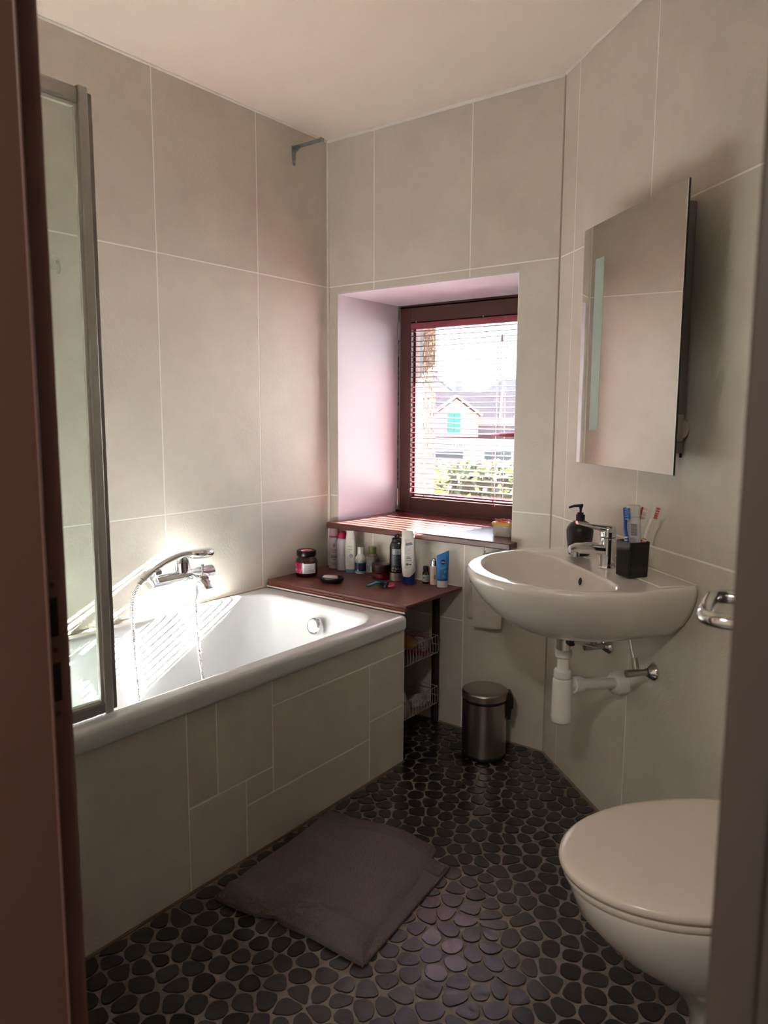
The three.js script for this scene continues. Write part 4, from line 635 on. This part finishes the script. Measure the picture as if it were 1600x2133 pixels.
// ------------------------------------------------------------------ things on the window board
{ const t = thing('plastic_tub', 'clear plastic tub with yellow lid on the window board', 'container', [0.832, 0.79, -0.10], 0.0);
  part(t, 'box', loft([oval(0, 0, 0.036, 0.036, 0, 36, 5), oval(0, 0, 0.039, 0.039, 0.003, 36, 5), oval(0, 0, 0.041, 0.041, 0.046, 36, 5)], true, false), std(0xf2f4f0, 0.3, { transmission: 0.6 }));
  part(t, 'contents', loft([oval(0, 0, 0.035, 0.035, 0.003, 32, 5), oval(0, 0, 0.0365, 0.0365, 0.031, 32, 5)], true, true), std(0xe6dcc2, 0.7));
  part(t, 'lid', loft([oval(0, 0, 0.042, 0.042, 0.044, 36, 5), oval(0, 0, 0.0445, 0.0445, 0.046, 36, 5), oval(0, 0, 0.0445, 0.0445, 0.054, 36, 5), oval(0, 0, 0.042, 0.042, 0.056, 36, 5)], true, true), std(0xd2a020, 0.4)); }
const tie = (label, x, z, m, a, b) => { const o = sh(new THREE.Mesh((() => { const g = new THREE.TorusGeometry(1, 0.24, 10, 40), p = g.attributes.position; for (let i = 0; i < p.count; i++) { const q = Math.atan2(p.getY(i), p.getX(i)); p.setXYZ(i, p.getX(i) * a, (p.getZ(i) * 0.012 + 0.0032) + 0.003 * (1 + Math.sin(3 * q)), p.getY(i) * b); } g.computeVertexNormals(); return g; })(), m)); o.name = numbered('hair_tie'); o.position.set(x, 0.846, z); scene.add(o); tag(o, label, 'hair tie'); };
tie('orange-brown hair tie lying on the yellow lid', 0.817, -0.095, std(0xc05c38, 0.7), 0.022, 0.016);
tie('coral pink hair tie lying on the yellow lid', 0.842, -0.085, std(0xe06a6a, 0.7), 0.02, 0.02);
// ------------------------------------------------------------------ washbasin on the slanting wall (local x along the wall, z off the wall)
const BS = 0.612, BY = 0.842;
const basin = thing('washbasin', 'white ceramic wall-hung washbasin with rounded front', 'washbasin', rw(BS, 0, 0), TR);
{
  const n = 96, C0 = 0.28;
  const outline = (hw, back, front, mid) => Array.from({ length: n }, (_, i) => { // closed loop round (0, C0)
    const t = i / n * Math.PI * 2, c = Math.cos(t), s = Math.sin(t);
    if (s >= 0) return [hw * c, mid + (front - mid) * s];
    const q = (t - Math.PI) / Math.PI, hb = hw * 0.862, f = (k) => [-(hw + (hb - hw) * k), mid + (back - mid) * k];
    if (q < 0.3) return f(q / 0.3); if (q > 0.7) { const p = f((1 - q) / 0.3); return [-p[0], p[1]]; } return [-hb + 2 * hb * (q - 0.3) / 0.4, back];
  });
  const ring = (hw, back, front, mid, y) => outline(hw, back, front, mid).map(([x, z]) => V(x, y, z));
  const R = [];
  // outside, from below upwards
  R.push(ring(0.06, 0.002, 0.27, 0.2, 0.664), ring(0.13, 0.002, 0.33, 0.19, 0.668), ring(0.20, 0.002, 0.385, 0.19, 0.690), ring(0.25, 0.002, 0.435, 0.19, 0.725), ring(0.285, 0.002, 0.472, 0.19, 0.765), ring(0.304, 0.002, 0.495, 0.19, 0.80), ring(0.310, 0.002, 0.503, 0.19, 0.820), ring(0.310, 0.002, 0.504, 0.19, 0.833), ring(0.306, 0.003, 0.500, 0.19, BY - 0.002), ring(0.298, 0.006, 0.492, 0.19, BY));
  // inside of the bowl: flat-backed oval
  const inn = (hw, back, front, y) => Array.from({ length: n }, (_, i) => { const t = i / n * Math.PI * 2, c = Math.cos(t), s = Math.sin(t), mid = back + 0.075; return s >= 0 ? V(hw * c, y, mid + (front - mid) * s) : V(hw * Math.sign(c) * Math.abs(c) ** 0.55, y, mid + (mid - back) * Math.sign(s) * Math.abs(s) ** 0.55); });
  R.push(inn(0.274, 0.186, 0.462, BY), inn(0.268, 0.189, 0.457, BY - 0.002), inn(0.262, 0.192, 0.452, BY - 0.009), inn(0.245, 0.197, 0.44, BY - 0.04), inn(0.205, 0.205, 0.41, BY - 0.085), inn(0.14, 0.215, 0.36, BY - 0.122), inn(0.07, 0.225, 0.30, BY - 0.137), inn(0.028, 0.235, 0.27, BY - 0.14));
  const g = loft(R.map((r) => r.slice().reverse()), true, true); part(basin, 'bowl', g, M.ceramic);
  part(basin, 'overflow_hole', loft([oval(0, 0, 0.009, 0.011, 0, 28), oval(0, 0, 0.0075, 0.0095, 0.0012, 28)], true, true), M.black, [0.02, BY - 0.035, 0.1985], [Math.PI / 2 - 0.15, 0, 0]);
  for (const s of [-1, 1]) part(basin, 'soap_ledge', rbox(0.15, 0.004, 0.07, 0.002, s * 0.19, BY + 0.0005, 0.075, 3), M.ceramic);
  part(basin, 'drain', lathe([[0, 0.003], [0.028, 0.003], [0.031, 0.0], [0.031, -0.003]], 32), M.chrome, [0, BY - 0.139, 0.252]);
  part(basin, 'wall_joint', rbox(0.515, 0.006, 0.006, 0.002, 0, BY - 0.001, 0.004), M.caulk);
}
const mixB = thing('basin_mixer_tap', 'chrome single lever tap on the washbasin', 'tap', rw(0.628, BY, 0.118), TR);
{
  part(mixB, 'body', lathe([[0, 0], [0.0235, 0], [0.0238, 0.003], [0.0215, 0.01], [0.0215, 0.084], [0.0205, 0.086], [0, 0.086]], 40), M.chrome);
  part(mixB, 'cartridge_cap', lathe([[0.0205, 0.087], [0.0222, 0.088], [0.0222, 0.108], [0.0195, 0.116], [0.010, 0.118], [0, 0.118]], 40), M.chrome);
  part(mixB, 'lever', loft([0, 1, 2, 3].map((k) => { const z = [-0.012, 0.02, 0.055, 0.09][k], w = [0.0195, 0.018, 0.0135, 0.0115][k], h = [0.012, 0.0105, 0.006, 0.0045][k], y = [0.107, 0.111, 0.119, 0.127][k]; return Array.from({ length: 20 }, (_, i) => { const t = i / 20 * 6.2832; return V(w * Math.cos(t), y + h * Math.sin(t), z); }); }), true, true), M.chrome, null, [0, -0.12, 0]);
  part(mixB, 'spout', join(loft([0, 1, 2, 3].map((k) => { const z = [0, 0.05, 0.092, 0.108][k], w = [0.0185, 0.017, 0.0155, 0.012][k], h = [0.0185, 0.0165, 0.0145, 0.010][k], y = [0.052, 0.056, 0.056, 0.053][k]; return Array.from({ length: 24 }, (_, i) => { const t = i / 24 * 6.2832; return V(w * Math.cos(t), y + h * Math.sin(t), z); }); }), true, true), cyl(0.0125, 0.0125, 0.014, 0, 0.040, 0.092, 28)), M.chrome, null, [0, -0.12, 0]);
  part(mixB, 'indicator', cyl(0.003, 0.003, 0.002, 0, 0, 0, 14).rotateX(Math.PI / 2), std(0x8a3a3a, 0.3), [-0.002, 0.09, 0.0208]);
}
{ const t = thing('soap_dispenser', 'matt black pump soap dispenser on the back ledge of the washbasin', 'soap dispenser', rw(0.448, BY + 0.0025, 0.112), TR + 1.894); t.scale.set(1.08, 1.13, 1.08);
  part(t, 'bottle', lathe([[0, 0], [0.026, 0], [0.029, 0.003], [0.031, 0.015], [0.036, 0.05], [0.037, 0.066], [0.034, 0.076], [0.026, 0.086], [0.017, 0.091], [0.012, 0.093], [0, 0.093]], 44), std(0x0f1113, 0.38));
  part(t, 'collar', lathe([[0.0122, 0.091], [0.0124, 0.108], [0.010, 0.109], [0.0088, 0.109], [0.0088, 0.114], [0, 0.114]], 28), M.black);
  part(t, 'pump_head', join(lathe([[0.0032, 0.11], [0.0032, 0.122], [0.006, 0.131], [0.0065, 0.135], [0.0, 0.136]], 20), loft([0, 1, 2].map((k) => { const z = [0.006, -0.018, -0.032][k], w = [0.0065, 0.0042, 0.003][k], h = [0.004, 0.0035, 0.0028][k], y = [0.133, 0.131, 0.1265][k]; return Array.from({ length: 14 }, (_, i) => { const a = i / 14 * 6.2832; return V(w * Math.cos(a), y + h * Math.sin(a), z); }); }), true, true).rotateY(0.9)), M.black); }
const cup = thing('toothbrush_cup', 'square glossy black tumbler on the washbasin', 'tumbler', rw(0.748, BY + 0.0025, 0.112), TR + 0.12);
{ const s = 0.031, k = (a, y, r) => rrect(-a, a, -a, a, r, y, 48); // square cup, open at the top
  part(cup, 'tumbler', loft([k(0.028, 0, 0.004), k(0.0295, 0.002, 0.005), k(0.031, 0.092, 0.005), k(0.0305, 0.0935, 0.005), k(0.0285, 0.0935, 0.004), k(0.028, 0.09, 0.004), k(0.027, 0.006, 0.004)].map((r) => r.slice().reverse()), true, true), M.blackGloss); }
// things standing in the cup; local frame is the cup's
function inCup(name, label, category, x, z, rx, rz) { const t = thing(name, label, category, [0, 0, 0]); const b = rw(0.748, BY + 0.0025 + 0.008, 0.112), c = Math.cos(TR + 0.12), s = Math.sin(TR + 0.12); t.position.set(b[0] + c * x + s * z, b[1], b[2] - s * x + c * z); t.rotation.set(rx, TR + 0.12, rz, 'YXZ'); return t; }
function brush(label, x, z, rx, rz, hm, bm, gm, turn, L = 0.165) {
  const t = inCup('toothbrush', label, 'toothbrush', x, z, rx, rz);
  const th = part(t, 'handle', tube([[0, 0, 0], [0, 0.05, 0.002], [0, 0.09, 0.001], [0, 0.115, -0.002], [0, L - 0.03, 0]], 0.0046, 40, 10), hm); th.rotation.y = turn;
  for (let i = 0; i < 4; i++) { const r = part(t, 'grip_band', lathe([[0.0048, -0.002], [0.0056, 0], [0.0048, 0.002]], 16), gm, [0, 0.074 + i * 0.0075, 0.001]); r.rotation.y = turn; }
  const hd = part(t, 'brush_head', rbox(0.011, 0.032, 0.005, 0.0024, 0, L - 0.014, 0, 3), hm); hd.rotation.y = turn;
  for (let i = 0; i < 5; i++) { const b = part(t, 'bristle_tuft', rbox(0.0095, 0.0045, 0.011, 0.001, 0, L - 0.027 + i * 0.0062, 0.0075), bm); b.rotation.y = turn; }
  return t;
}
brush('blue and white toothbrush in the black tumbler', 0.006, 0.014, 0.08, 0.06, std(0x2250b0, 0.35), std(0x5c8fd0, 0.6), std(0xdfe2ea, 0.4), Math.PI / 2 + 0.3, 0.172);
brush('red toothbrush with white bristles, nearest the tiled wall', -0.020, 0.010, -0.30, 0.02, std(0xa42838, 0.35), std(0xe8d8d8, 0.6), std(0xe8e4e2, 0.4), Math.PI - 0.5, 0.176);
brush('white toothbrush with orange bristles in the black tumbler', 0.019, 0.010, -0.32, -0.01, std(0xe4e0dc, 0.35), std(0xd8603c, 0.6), std(0xe0825a, 0.4), Math.PI - 0.2, 0.184);
{ const t = inCup('toothpaste_tube', 'white toothpaste tube standing cap up in the black tumbler', 'toothpaste', -0.001, -0.006, 0.05, 0.02); t.scale.set(1.15, 1.2, 0.9); t.rotation.y += 0.5;
  const o2 = (a, b, y) => oval(0, 0, a, b, y, 36);
  part(t, 'tube_body', loft([o2(0.0185, 0.002, 0.0), o2(0.018, 0.006, 0.04), o2(0.017, 0.010, 0.08), o2(0.0155, 0.0125, 0.112), o2(0.0145, 0.0130, 0.122), o2(0.010, 0.010, 0.126)], true, true), std(0xdcdad8, 0.3));
  part(t, 'cap', (() => { const g = new THREE.CylinderGeometry(0.0135, 0.0145, 0.024, 48), p = g.attributes.position; for (let i = 0; i < p.count; i++) { const a = Math.atan2(p.getZ(i), p.getX(i)), r = Math.hypot(p.getX(i), p.getZ(i)); if (r > 0.005) { const k = 1 + 0.05 * Math.cos(16 * a); p.setX(i, p.getX(i) * k); p.setZ(i, p.getZ(i) * k); } } g.computeVertexNormals(); return g; })(), M.whitePlastic, [0, 0.137, 0]);
  part(t, 'print', (() => { const g = new THREE.PlaneGeometry(0.024, 0.075, 4, 8), p = g.attributes.position; for (let i = 0; i < p.count; i++) { const y = p.getY(i) + 0.0375; p.setZ(i, 0.0068 + 0.0062 * y / 0.075 - 12 * p.getX(i) ** 2); } g.computeVertexNormals(); return g; })(), label(200, 560, (c, w, h) => { c.fillStyle = '#d8d6d4'; c.fillRect(0, 0, w, h); c.fillStyle = '#4a4c58'; for (let i = 0; i < 22; i++) c.fillRect(70, 20 + i * 9, 120, 3 + 4 * H2(i, 1, 6)); lines(c, 10, 30, 46, 16, 14, '#8a8c98'); lines(c, 8, 250, 184, 26, 11, '#747684'); }), [0.001, 0.075, 0.0002]); }
// drain trap and the two angle valves
const trap = thing('drain_trap', 'pale grey plastic bottle trap below the washbasin', 'drain trap', rw(0.622, 0, 0.235), TR);
{
  part(trap, 'tailpiece', join(cyl(0.020, 0.020, 0.046, 0, 0.637, 0, 32), cyl(0.028, 0.024, 0.004, 0, 0.660, 0, 32)), M.chrome);
  part(trap, 'rubber_gasket', cyl(0.031, 0.031, 0.0025, 0, 0.6628, 0, 32), M.rubber);
  part(trap, 'lever_joint', join(cyl(0.008, 0.008, 0.02, 0.026, 0.645, -0.004, 16).rotateZ(0), rbox(0.014, 0.026, 0.018, 0.004, 0.032, 0.645, -0.006)), M.black);
  part(trap, 'pop_up_rod', rod([0.034, 0.644, -0.008], [0.075, 0.636, -0.06], 0.0022, 8), M.satin);
  part(trap, 'pipe', cyl(0.0165, 0.0165, 0.10, 0, 0.58, 0, 32), M.trap);
  part(trap, 'union_nut', lathe([[0.0165, 0.590], [0.0215, 0.591], [0.023, 0.594], [0.023, 0.608], [0.0215, 0.613], [0.0165, 0.614]], 36), M.trap);
  part(trap, 'union_nut', lathe([[0.0165, 0.530], [0.0235, 0.531], [0.0255, 0.535], [0.0255, 0.551], [0.022, 0.556], [0.0165, 0.557]], 36), M.trap);
  part(trap, 'bottle', lathe([[0, 0.400], [0.023, 0.400], [0.0275, 0.405], [0.0295, 0.416], [0.0295, 0.424], [0.0285, 0.428], [0.0272, 0.525], [0.023, 0.531], [0, 0.531]], 40), M.trap);
  part(trap, 'outlet_elbow', rod([0, 0.508, 0], [-0.016, 0.50, -0.05], 0.0175, 28), M.trap);
  part(trap, 'outlet_nut', join(rod([-0.012, 0.502, -0.036], [-0.02, 0.498, -0.062], 0.0245, 32), rod([-0.02, 0.498, -0.062], [-0.0225, 0.4965, -0.07], 0.0205, 32)), M.trap);
  part(trap, 'outlet_pipe', rod([-0.018, 0.499, -0.055], [-0.073, 0.472, -0.230], 0.0165, 28), M.trap);
  part(trap, 'wall_collar', (() => { const g = lathe([[0.0165, 0.05], [0.022, 0.048], [0.033, 0.034], [0.036, 0.026], [0.036, 0.0]], 40); g.rotateX(Math.PI / 2); return g; })(), M.trap, [-0.073, 0.472, -0.2345]);
}
function valve(label, s, y, dir) {
  const t = thing('angle_valve', label, 'valve', rw(s, y, 0), TR);
  part(t, 'wall_rose', lathe([[0.012, 0.022], [0.016, 0.018], [0.024, 0.008], [0.0265, 0.003], [0.0265, 0.0], [0, 0]], 36).rotateX(Math.PI / 2), M.chrome, [0, 0, 0.001]);
  part(t, 'valve_body', join(rod([0, 0, 0.015], [0, 0, 0.062], 0.0095, 24), rod([0, 0, 0.062], [0, 0, 0.085], 0.0105, 24)), M.steel);
  part(t, 'hex_nut', new THREE.CylinderGeometry(0.0105, 0.0105, 0.03, 6).rotateZ(dir * 0.35).translate(-dir * 0.008, 0.026, 0.055), M.steel);
  part(t, 'riser', rod([-dir * 0.004, 0.01, 0.055], [-dir * 0.042, 0.112, 0.06], 0.005, 14), M.chrome); return t;
}
valve('chrome angle valve right of the drain trap, with riser pipe', 0.700, 0.558, 1);
valve('chrome angle valve half hidden behind the drain trap', 0.452, 0.556, -1);

// ------------------------------------------------------------------ mirror cabinet
const cab = thing('mirror_cabinet', 'slim grey wall cabinet with large mirror door above the washbasin', 'mirror cabinet', rw(0.625, 0, 0), TR);
{
  part(cab, 'case', rbox(0.32, 0.62, 0.07, 0.004, -0.005, 1.476, 0.036), std(0x8d8986, 0.5));
  const gl = part(cab, 'mirror_door', rbox(0.516, 0.683, 0.005, 0.0012, 0, 0, 0), std(0x17302c, 0.15), [0.007, 1.4605, 0.0945], [0, -0.006, 0]);
  lab(part(gl, 'mirror_glass', box(0.5145, 0.6815, 0.0006, 0, 0, 0.0029), std(0xe4e8e4, 0.015, { metalness: 1 })), 'silvered mirror face');
  lab(part(gl, 'frosted_strip', box(0.052, 0.486, 0.0005, -0.156, 0.0015, 0.0034), std(0xa6b8b0, 0.55)), 'frosted light strip in the mirror');
  part(cab, 'door_bracket', rbox(0.28, 0.5, 0.022, 0.002, -0.005, 1.47, 0.082), std(0x6c6966, 0.5));
  const s = part(cab, 'shaver_socket', join(rbox(0.014, 0.068, 0.05, 0.004, 0.005, 0, 0), cyl(0.026, 0.026, 0.018, 0, 0, 0, 32).rotateZ(Math.PI / 2).translate(0.012, -0.004, -0.006), rbox(0.010, 0.05, 0.008, 0.002, 0.012, -0.004, 0.022)), std(0xb8aa9a, 0.45), [0.158, 1.232, 0.038]); lab(s, 'beige hinged socket cover');
  part(cab, 'power_cord', rod([0.150, 1.2, 0.006], [0.150, 1.155, 0.006], 0.003, 10), M.rubber);
}

// ------------------------------------------------------------------ toilet
const wc1 = thing('toilet', 'white floor-standing toilet with closed lid next to the door', 'toilet', rw(1.297, 0, 0), TR);
{
  const n = 64, egg = (hw, back, front, y, mid = 0.27, e = 0.5) => Array.from({ length: n }, (_, i) => { const t = i / n * Math.PI * 2, c = Math.cos(t), s = Math.sin(t); return s >= 0 ? V(hw * c, y, mid + (front - mid) * s) : V(hw * Math.sign(c) * Math.abs(c) ** 0.3 * (1 - 0.12 * Math.abs(s)), y, mid + (mid - back) * Math.sign(s) * Math.abs(s) ** e); });
  const up = (a) => a.map((r) => r.slice().reverse());
  part(wc1, 'bowl', loft(up([egg(0.085, 0.02, 0.24, 0, 0.14), egg(0.087, 0.02, 0.245, 0.01, 0.14), egg(0.08, 0.02, 0.25, 0.06, 0.15), egg(0.085, 0.02, 0.29, 0.13, 0.18), egg(0.115, 0.02, 0.37, 0.19, 0.22), egg(0.155, 0.02, 0.45, 0.255, 0.25), egg(0.178, 0.02, 0.505, 0.32, 0.265), egg(0.184, 0.02, 0.52, 0.36, 0.27), egg(0.185, 0.02, 0.522, 0.378, 0.27), egg(0.180, 0.025, 0.518, 0.383, 0.27)]), true, true), M.ceramic);
  part(wc1, 'seat', loft(up([egg(0.183, 0.06, 0.528, 0.385), egg(0.188, 0.06, 0.534, 0.388), egg(0.189, 0.06, 0.535, 0.397), egg(0.185, 0.06, 0.531, 0.401)]), true, true), M.seat);
  part(wc1, 'lid', loft(up([egg(0.186, 0.055, 0.534, 0.4035), egg(0.1925, 0.055, 0.541, 0.406), egg(0.1945, 0.055, 0.543, 0.413), egg(0.193, 0.055, 0.5415, 0.420), egg(0.188, 0.057, 0.536, 0.4245), egg(0.172, 0.065, 0.52, 0.4285), egg(0.12, 0.1, 0.44, 0.4305), egg(0.05, 0.18, 0.33, 0.4310)]), true, true), M.seat);
  for (const s of [-1, 1]) part(wc1, 'lid_hinge', rod([s * 0.05, 0.398, 0.045], [s * 0.1, 0.398, 0.045], 0.012, 16), M.seat);
  part(wc1, 'flush_pipe', rod([0, 0.34, 0.001], [0, 0.34, 0.04], 0.045, 28), M.ceramic);
}
// ------------------------------------------------------------------ pedal bin
const bin = thing('pedal_bin', 'small brushed steel pedal bin standing in the corner', 'pedal bin', [0.898, 0.002, 0.148], 0.52);
{
  part(bin, 'body', lathe([[0.0795, 0.012], [0.0805, 0.014], [0.0805, 0.212], [0.0795, 0.214]], 64), M.steel);
  part(bin, 'base_ring', lathe([[0, 0], [0.08, 0], [0.0825, 0.003], [0.0825, 0.012], [0.079, 0.014]], 48), M.black);
  part(bin, 'rim_ring', lathe([[0.079, 0.212], [0.082, 0.213], [0.082, 0.226], [0.075, 0.227]], 48), M.black);
  part(bin, 'lid', lathe([[0.0845, 0.224], [0.0855, 0.225], [0.0855, 0.244], [0.084, 0.249], [0.079, 0.2525], [0.05, 0.2545], [0, 0.255]], 64), M.steel);
  part(bin, 'hinge_block', ext([[0, 0.25], [0.016, 0.246], [0.026, 0.225], [0.026, 0.19], [0.020, 0.182], [0.016, 0.145], [0.006, 0.142], [0, 0.17]], 0.036, 0.003).translate(0.078, 0, -0.018), M.black);
  part(bin, 'back_strip', rbox(0.006, 0.2, 0.03, 0.002, -0.0795, 0.115, 0), M.black);
  const p = part(bin, 'pedal', rbox(0.05, 0.007, 0.045, 0.002, -0.104, 0.02, 0), M.black); part(p, 'pedal_trim', rbox(0.002, 0.004, 0.042, 0.0008, -0.1295, 0.0245, 0), M.chrome);
}

// ------------------------------------------------------------------ towel used as bath mat
const mat1 = thing('bath_towel', 'folded dark grey terry towel lying on the floor by the tub', 'towel', [0, 0, 0]);
{
  const grey = std(0x746869, 1, { bumpMap: T_terry, bumpScale: 0.006, sheen: 0.4, sheenColor: new THREE.Color(0xa89c9e), sheenRoughness: 0.7 });
  // patch between four floor corners; h(u, v) gives its height, closed by a skirt
  function patch(A, B, C, D, h, nu, nv, u0 = 0, u1 = 1, v0 = 0, v1 = 1, lift = 0) {
    const pos = [], uv = [], idx = [], at = (u, v) => { const w = (i) => (A[i] * (1 - u) + D[i] * u) * (1 - v) + (B[i] * (1 - u) + C[i] * u) * v; return [w(0), w(1)]; };
    for (let j = 0; j <= nv; j++) for (let i = 0; i <= nu; i++) { const u = u0 + (u1 - u0) * i / nu, v = v0 + (v1 - v0) * j / nv, [x, z] = at(u, v); const e = h(u, v); pos.push(x + e[1], e[0] + lift, z + e[2]); uv.push(x, z); }
    const w = nu + 1; for (let j = 0; j < nv; j++) for (let i = 0; i < nu; i++) { const a = j * w + i; idx.push(a, a + 1, a + w + 1, a, a + w + 1, a + w); }
    const edge = []; for (let i = 0; i <= nu; i++) edge.push(i); for (let j = 1; j <= nv; j++) edge.push(j * w + nu); for (let i = nu - 1; i >= 0; i--) edge.push(nv * w + i); for (let j = nv - 1; j > 0; j--) edge.push(j * w);
    const o = pos.length / 3; edge.forEach((k) => { pos.push(pos[3 * k], lift ? pos[3 * k + 1] - 0.004 : 0.001, pos[3 * k + 2]); uv.push(uv[2 * k] + 0.02, uv[2 * k + 1] + 0.02); });
    for (let k = 0; k < edge.length; k++) { const n = (k + 1) % edge.length; idx.push(edge[k], o + k, o + n, edge[k], o + n, edge[n]); }
    const g = new THREE.BufferGeometry(); g.setAttribute('position', new THREE.Float32BufferAttribute(pos, 3)); g.setAttribute('uv', new THREE.Float32BufferAttribute(uv, 2)); g.setIndex(idx); g.computeVertexNormals(); return g;
  }
  const sm = (a, b, t) => { t = Math.min(1, Math.max(0, (t - a) / (b - a))); return t * t * (3 - 2 * t); };
  const A = [0.762, 1.322], B = [0.722, 0.815], C = [1.112, 0.775], D = [1.222, 1.272];
  const h = (u, v) => { // v = 0 is the rolled front edge, v = 1 the border towards the window
    const ed = Math.min(sm(0, 0.05, u), sm(0, 0.035, 1 - u), sm(0, 0.05, v) * 0.75 + 0.25, sm(0, 0.025, 1 - v) * 0.7 + 0.3), n = fbm(u * 0.9, v * 0.9, 6, 3, 401);
    const crease = Math.exp(-(((v - 0.035 - 0.12 * Math.max(0, 0.42 - u)) / 0.05) ** 2)), pinch = Math.exp(-(((u - 0.40) / 0.05) ** 2)), roll = Math.exp(-(((v - 0.10 - 0.06 * u) / 0.045) ** 2)) * sm(0.35, 0.6, u) * (1 - sm(0.9, 1, u));
    const y = 0.006 + ed * (0.017 + 0.012 * (n - 0.5) + 0.010 * crease - 0.014 * pinch * crease + 0.012 * roll - 0.008 * Math.exp(-(((v - 0.2 - 0.05 * u) / 0.05) ** 2)) * sm(0.3, 0.6, u));
    return [y + 0.0022 * (fbm(u * 0.99, v * 0.99, 90, 1, 402) - 0.5), 0.006 * Math.sin(9 * v + 2) * (u > 0.5 ? 1 : 0.4), 0.014 * (pinch * (1 - sm(0, 0.15, v)) * -1) + 0.012 * Math.sin(7 * u + 0.6) * (v > 0.5 ? 1 : 0.6)];
  };
  const A2 = [0.80, 1.29], B2 = [0.76, 0.83], C2 = [1.185, 0.838], D2 = [1.228, 1.268];
  part(mat1, 'lower_layer', patch(A2, B2, C2, D2, (u, v) => [0.007 + 0.003 * fbm(u, v, 8, 2, 403), 0, 0], 40, 40), grey);
  part(mat1, 'upper_layer', patch(A, B, C, D, h, 110, 110), grey);
  const band = std(0x726667, 0.95, { bumpMap: texture(64, (u, v) => 0.5 + 0.5 * Math.sin(u * 6.2832 * 4) * Math.sin(v * 6.2832 * 4), false, 0.03), bumpScale: 0.003 });
  lab(part(mat1, 'woven_border', patch(A, B, C, D, h, 80, 8, 0.02, 0.985, 0.885, 0.975, 0.0022), band), 'flat woven border band');
  lab(part(mat1, 'woven_border', patch(A2, B2, C2, D2, (u, v) => [0.0125 + 0.001 * fbm(u, v, 8, 2, 403), 0, 0], 6, 12, 0.86, 0.99, 0.86, 0.97, 0.0005), band), 'flat woven border band');
}

// ------------------------------------------------------------------ hand towel hanging from the window board
const ht = thing('hand_towel', 'pale beige hand towel hanging from a hook under the window board', 'towel', [0, 0, 0]);
{
  const lin = std(0xdad2ca, 1, { bumpMap: T_terry, bumpScale: 0.003, sheen: 0.3, sheenColor: new THREE.Color(0xd0c8c0) });
  // a gathered sheet: top pinched at the hook, two folds hanging
  const sheet = (rows, n, th = 0.005) => { const F = [], K = []; rows.forEach((r) => { F.push(r); }); const pos = [], uv = [], idx = [], m = rows[0].length;
    for (const s of [1, -1]) rows.forEach((r, j) => r.forEach((p, i) => { pos.push(p[0], p[1], p[2] + s * th / 2 * (j === 0 || j === rows.length - 1 || i === 0 || i === m - 1 ? 0.5 : 1)); uv.push(i * 0.02, j * 0.02); }));
    const N = rows.length * m, q = (a, b, c, d) => idx.push(a, b, c, a, c, d);
    for (let j = 0; j < rows.length - 1; j++) for (let i = 0; i < m - 1; i++) { const a = j * m + i; q(a, a + m, a + m + 1, a + 1); q(N + a, N + a + 1, N + a + m + 1, N + a + m); }
    const e = []; for (let i = 0; i < m; i++) e.push(i); for (let j = 1; j < rows.length; j++) e.push(j * m + m - 1); for (let i = m - 2; i >= 0; i--) e.push((rows.length - 1) * m + i); for (let j = rows.length - 2; j > 0; j--) e.push(j * m);
    e.forEach((a, k) => { const b = e[(k + 1) % e.length]; q(a, b, N + b, N + a); });
    const g = new THREE.BufferGeometry(); g.setAttribute('position', new THREE.Float32BufferAttribute(pos, 3)); g.setAttribute('uv', new THREE.Float32BufferAttribute(uv, 2)); g.setIndex(idx); g.computeVertexNormals(); return g; };
  const make = (xl, xr, yb, z0, amp, ph, sl) => { const rows = []; for (let j = 0; j <= 40; j++) { const v = j / 40, w = Math.min(1, v * 3.2) ** 0.8, r = []; for (let i = 0; i <= 16; i++) { const u = i / 16, x = 0.833 + ((xl + (xr - xl) * u) - 0.833) * (0.08 + 0.92 * w); r.push([x, 0.742 - (0.742 - yb - sl * u) * v, z0 + amp * Math.sin(u * 7 + ph + v) * (1 - 0.4 * v) + (v > 0.68 && v < 0.82 ? 0.0012 * Math.sin((v - 0.68) * 250) : 0)]); } rows.push(r); } return sheet(rows); };
  part(ht, 'rear_fold', make(0.745, 0.815, 0.476, 0.026, 0.008, 0.5, -0.01), lin);
  part(ht, 'front_fold', make(0.782, 0.905, 0.447, 0.052, 0.010, 2.2, 0.012), lin);
  for (const d of [-0.004, 0.005]) part(ht, 'hanging_loop', tube([[0.833, 0.7515, 0.057], [0.829 + d, 0.735, 0.058], [0.826 + 2 * d, 0.715, 0.05]], 0.0024, 12, 8), lin);
}
// ------------------------------------------------------------------ ceiling lamp of the hall, behind the camera
{ const t = thing('hall_ceiling_lamp', 'round opal ceiling lamp in the hall behind the camera', 'lamp', [2.05, CEIL - 0.001, 3.25]);
  part(t, 'mount', cyl(0.15, 0.15, 0.02, 0, -0.01, 0, 36), M.whitePlastic);
  part(t, 'lamp_shade', lathe([[0, -0.075], [0.08, -0.07], [0.13, -0.05], [0.145, -0.02]], 36), std(0xf4efe6, 0.5, { emissive: new THREE.Color(1, 0.92, 0.84), emissiveIntensity: 0.3 }));
  const l = new THREE.RectAreaLight(new THREE.Color(1, 0.92, 0.84), 4.6, 0.24, 0.24); l.position.set(2.05, CEIL - 0.085, 3.25); l.lookAt(2.05, 0, 3.25); scene.add(l); }
renderer.render(scene, camera);
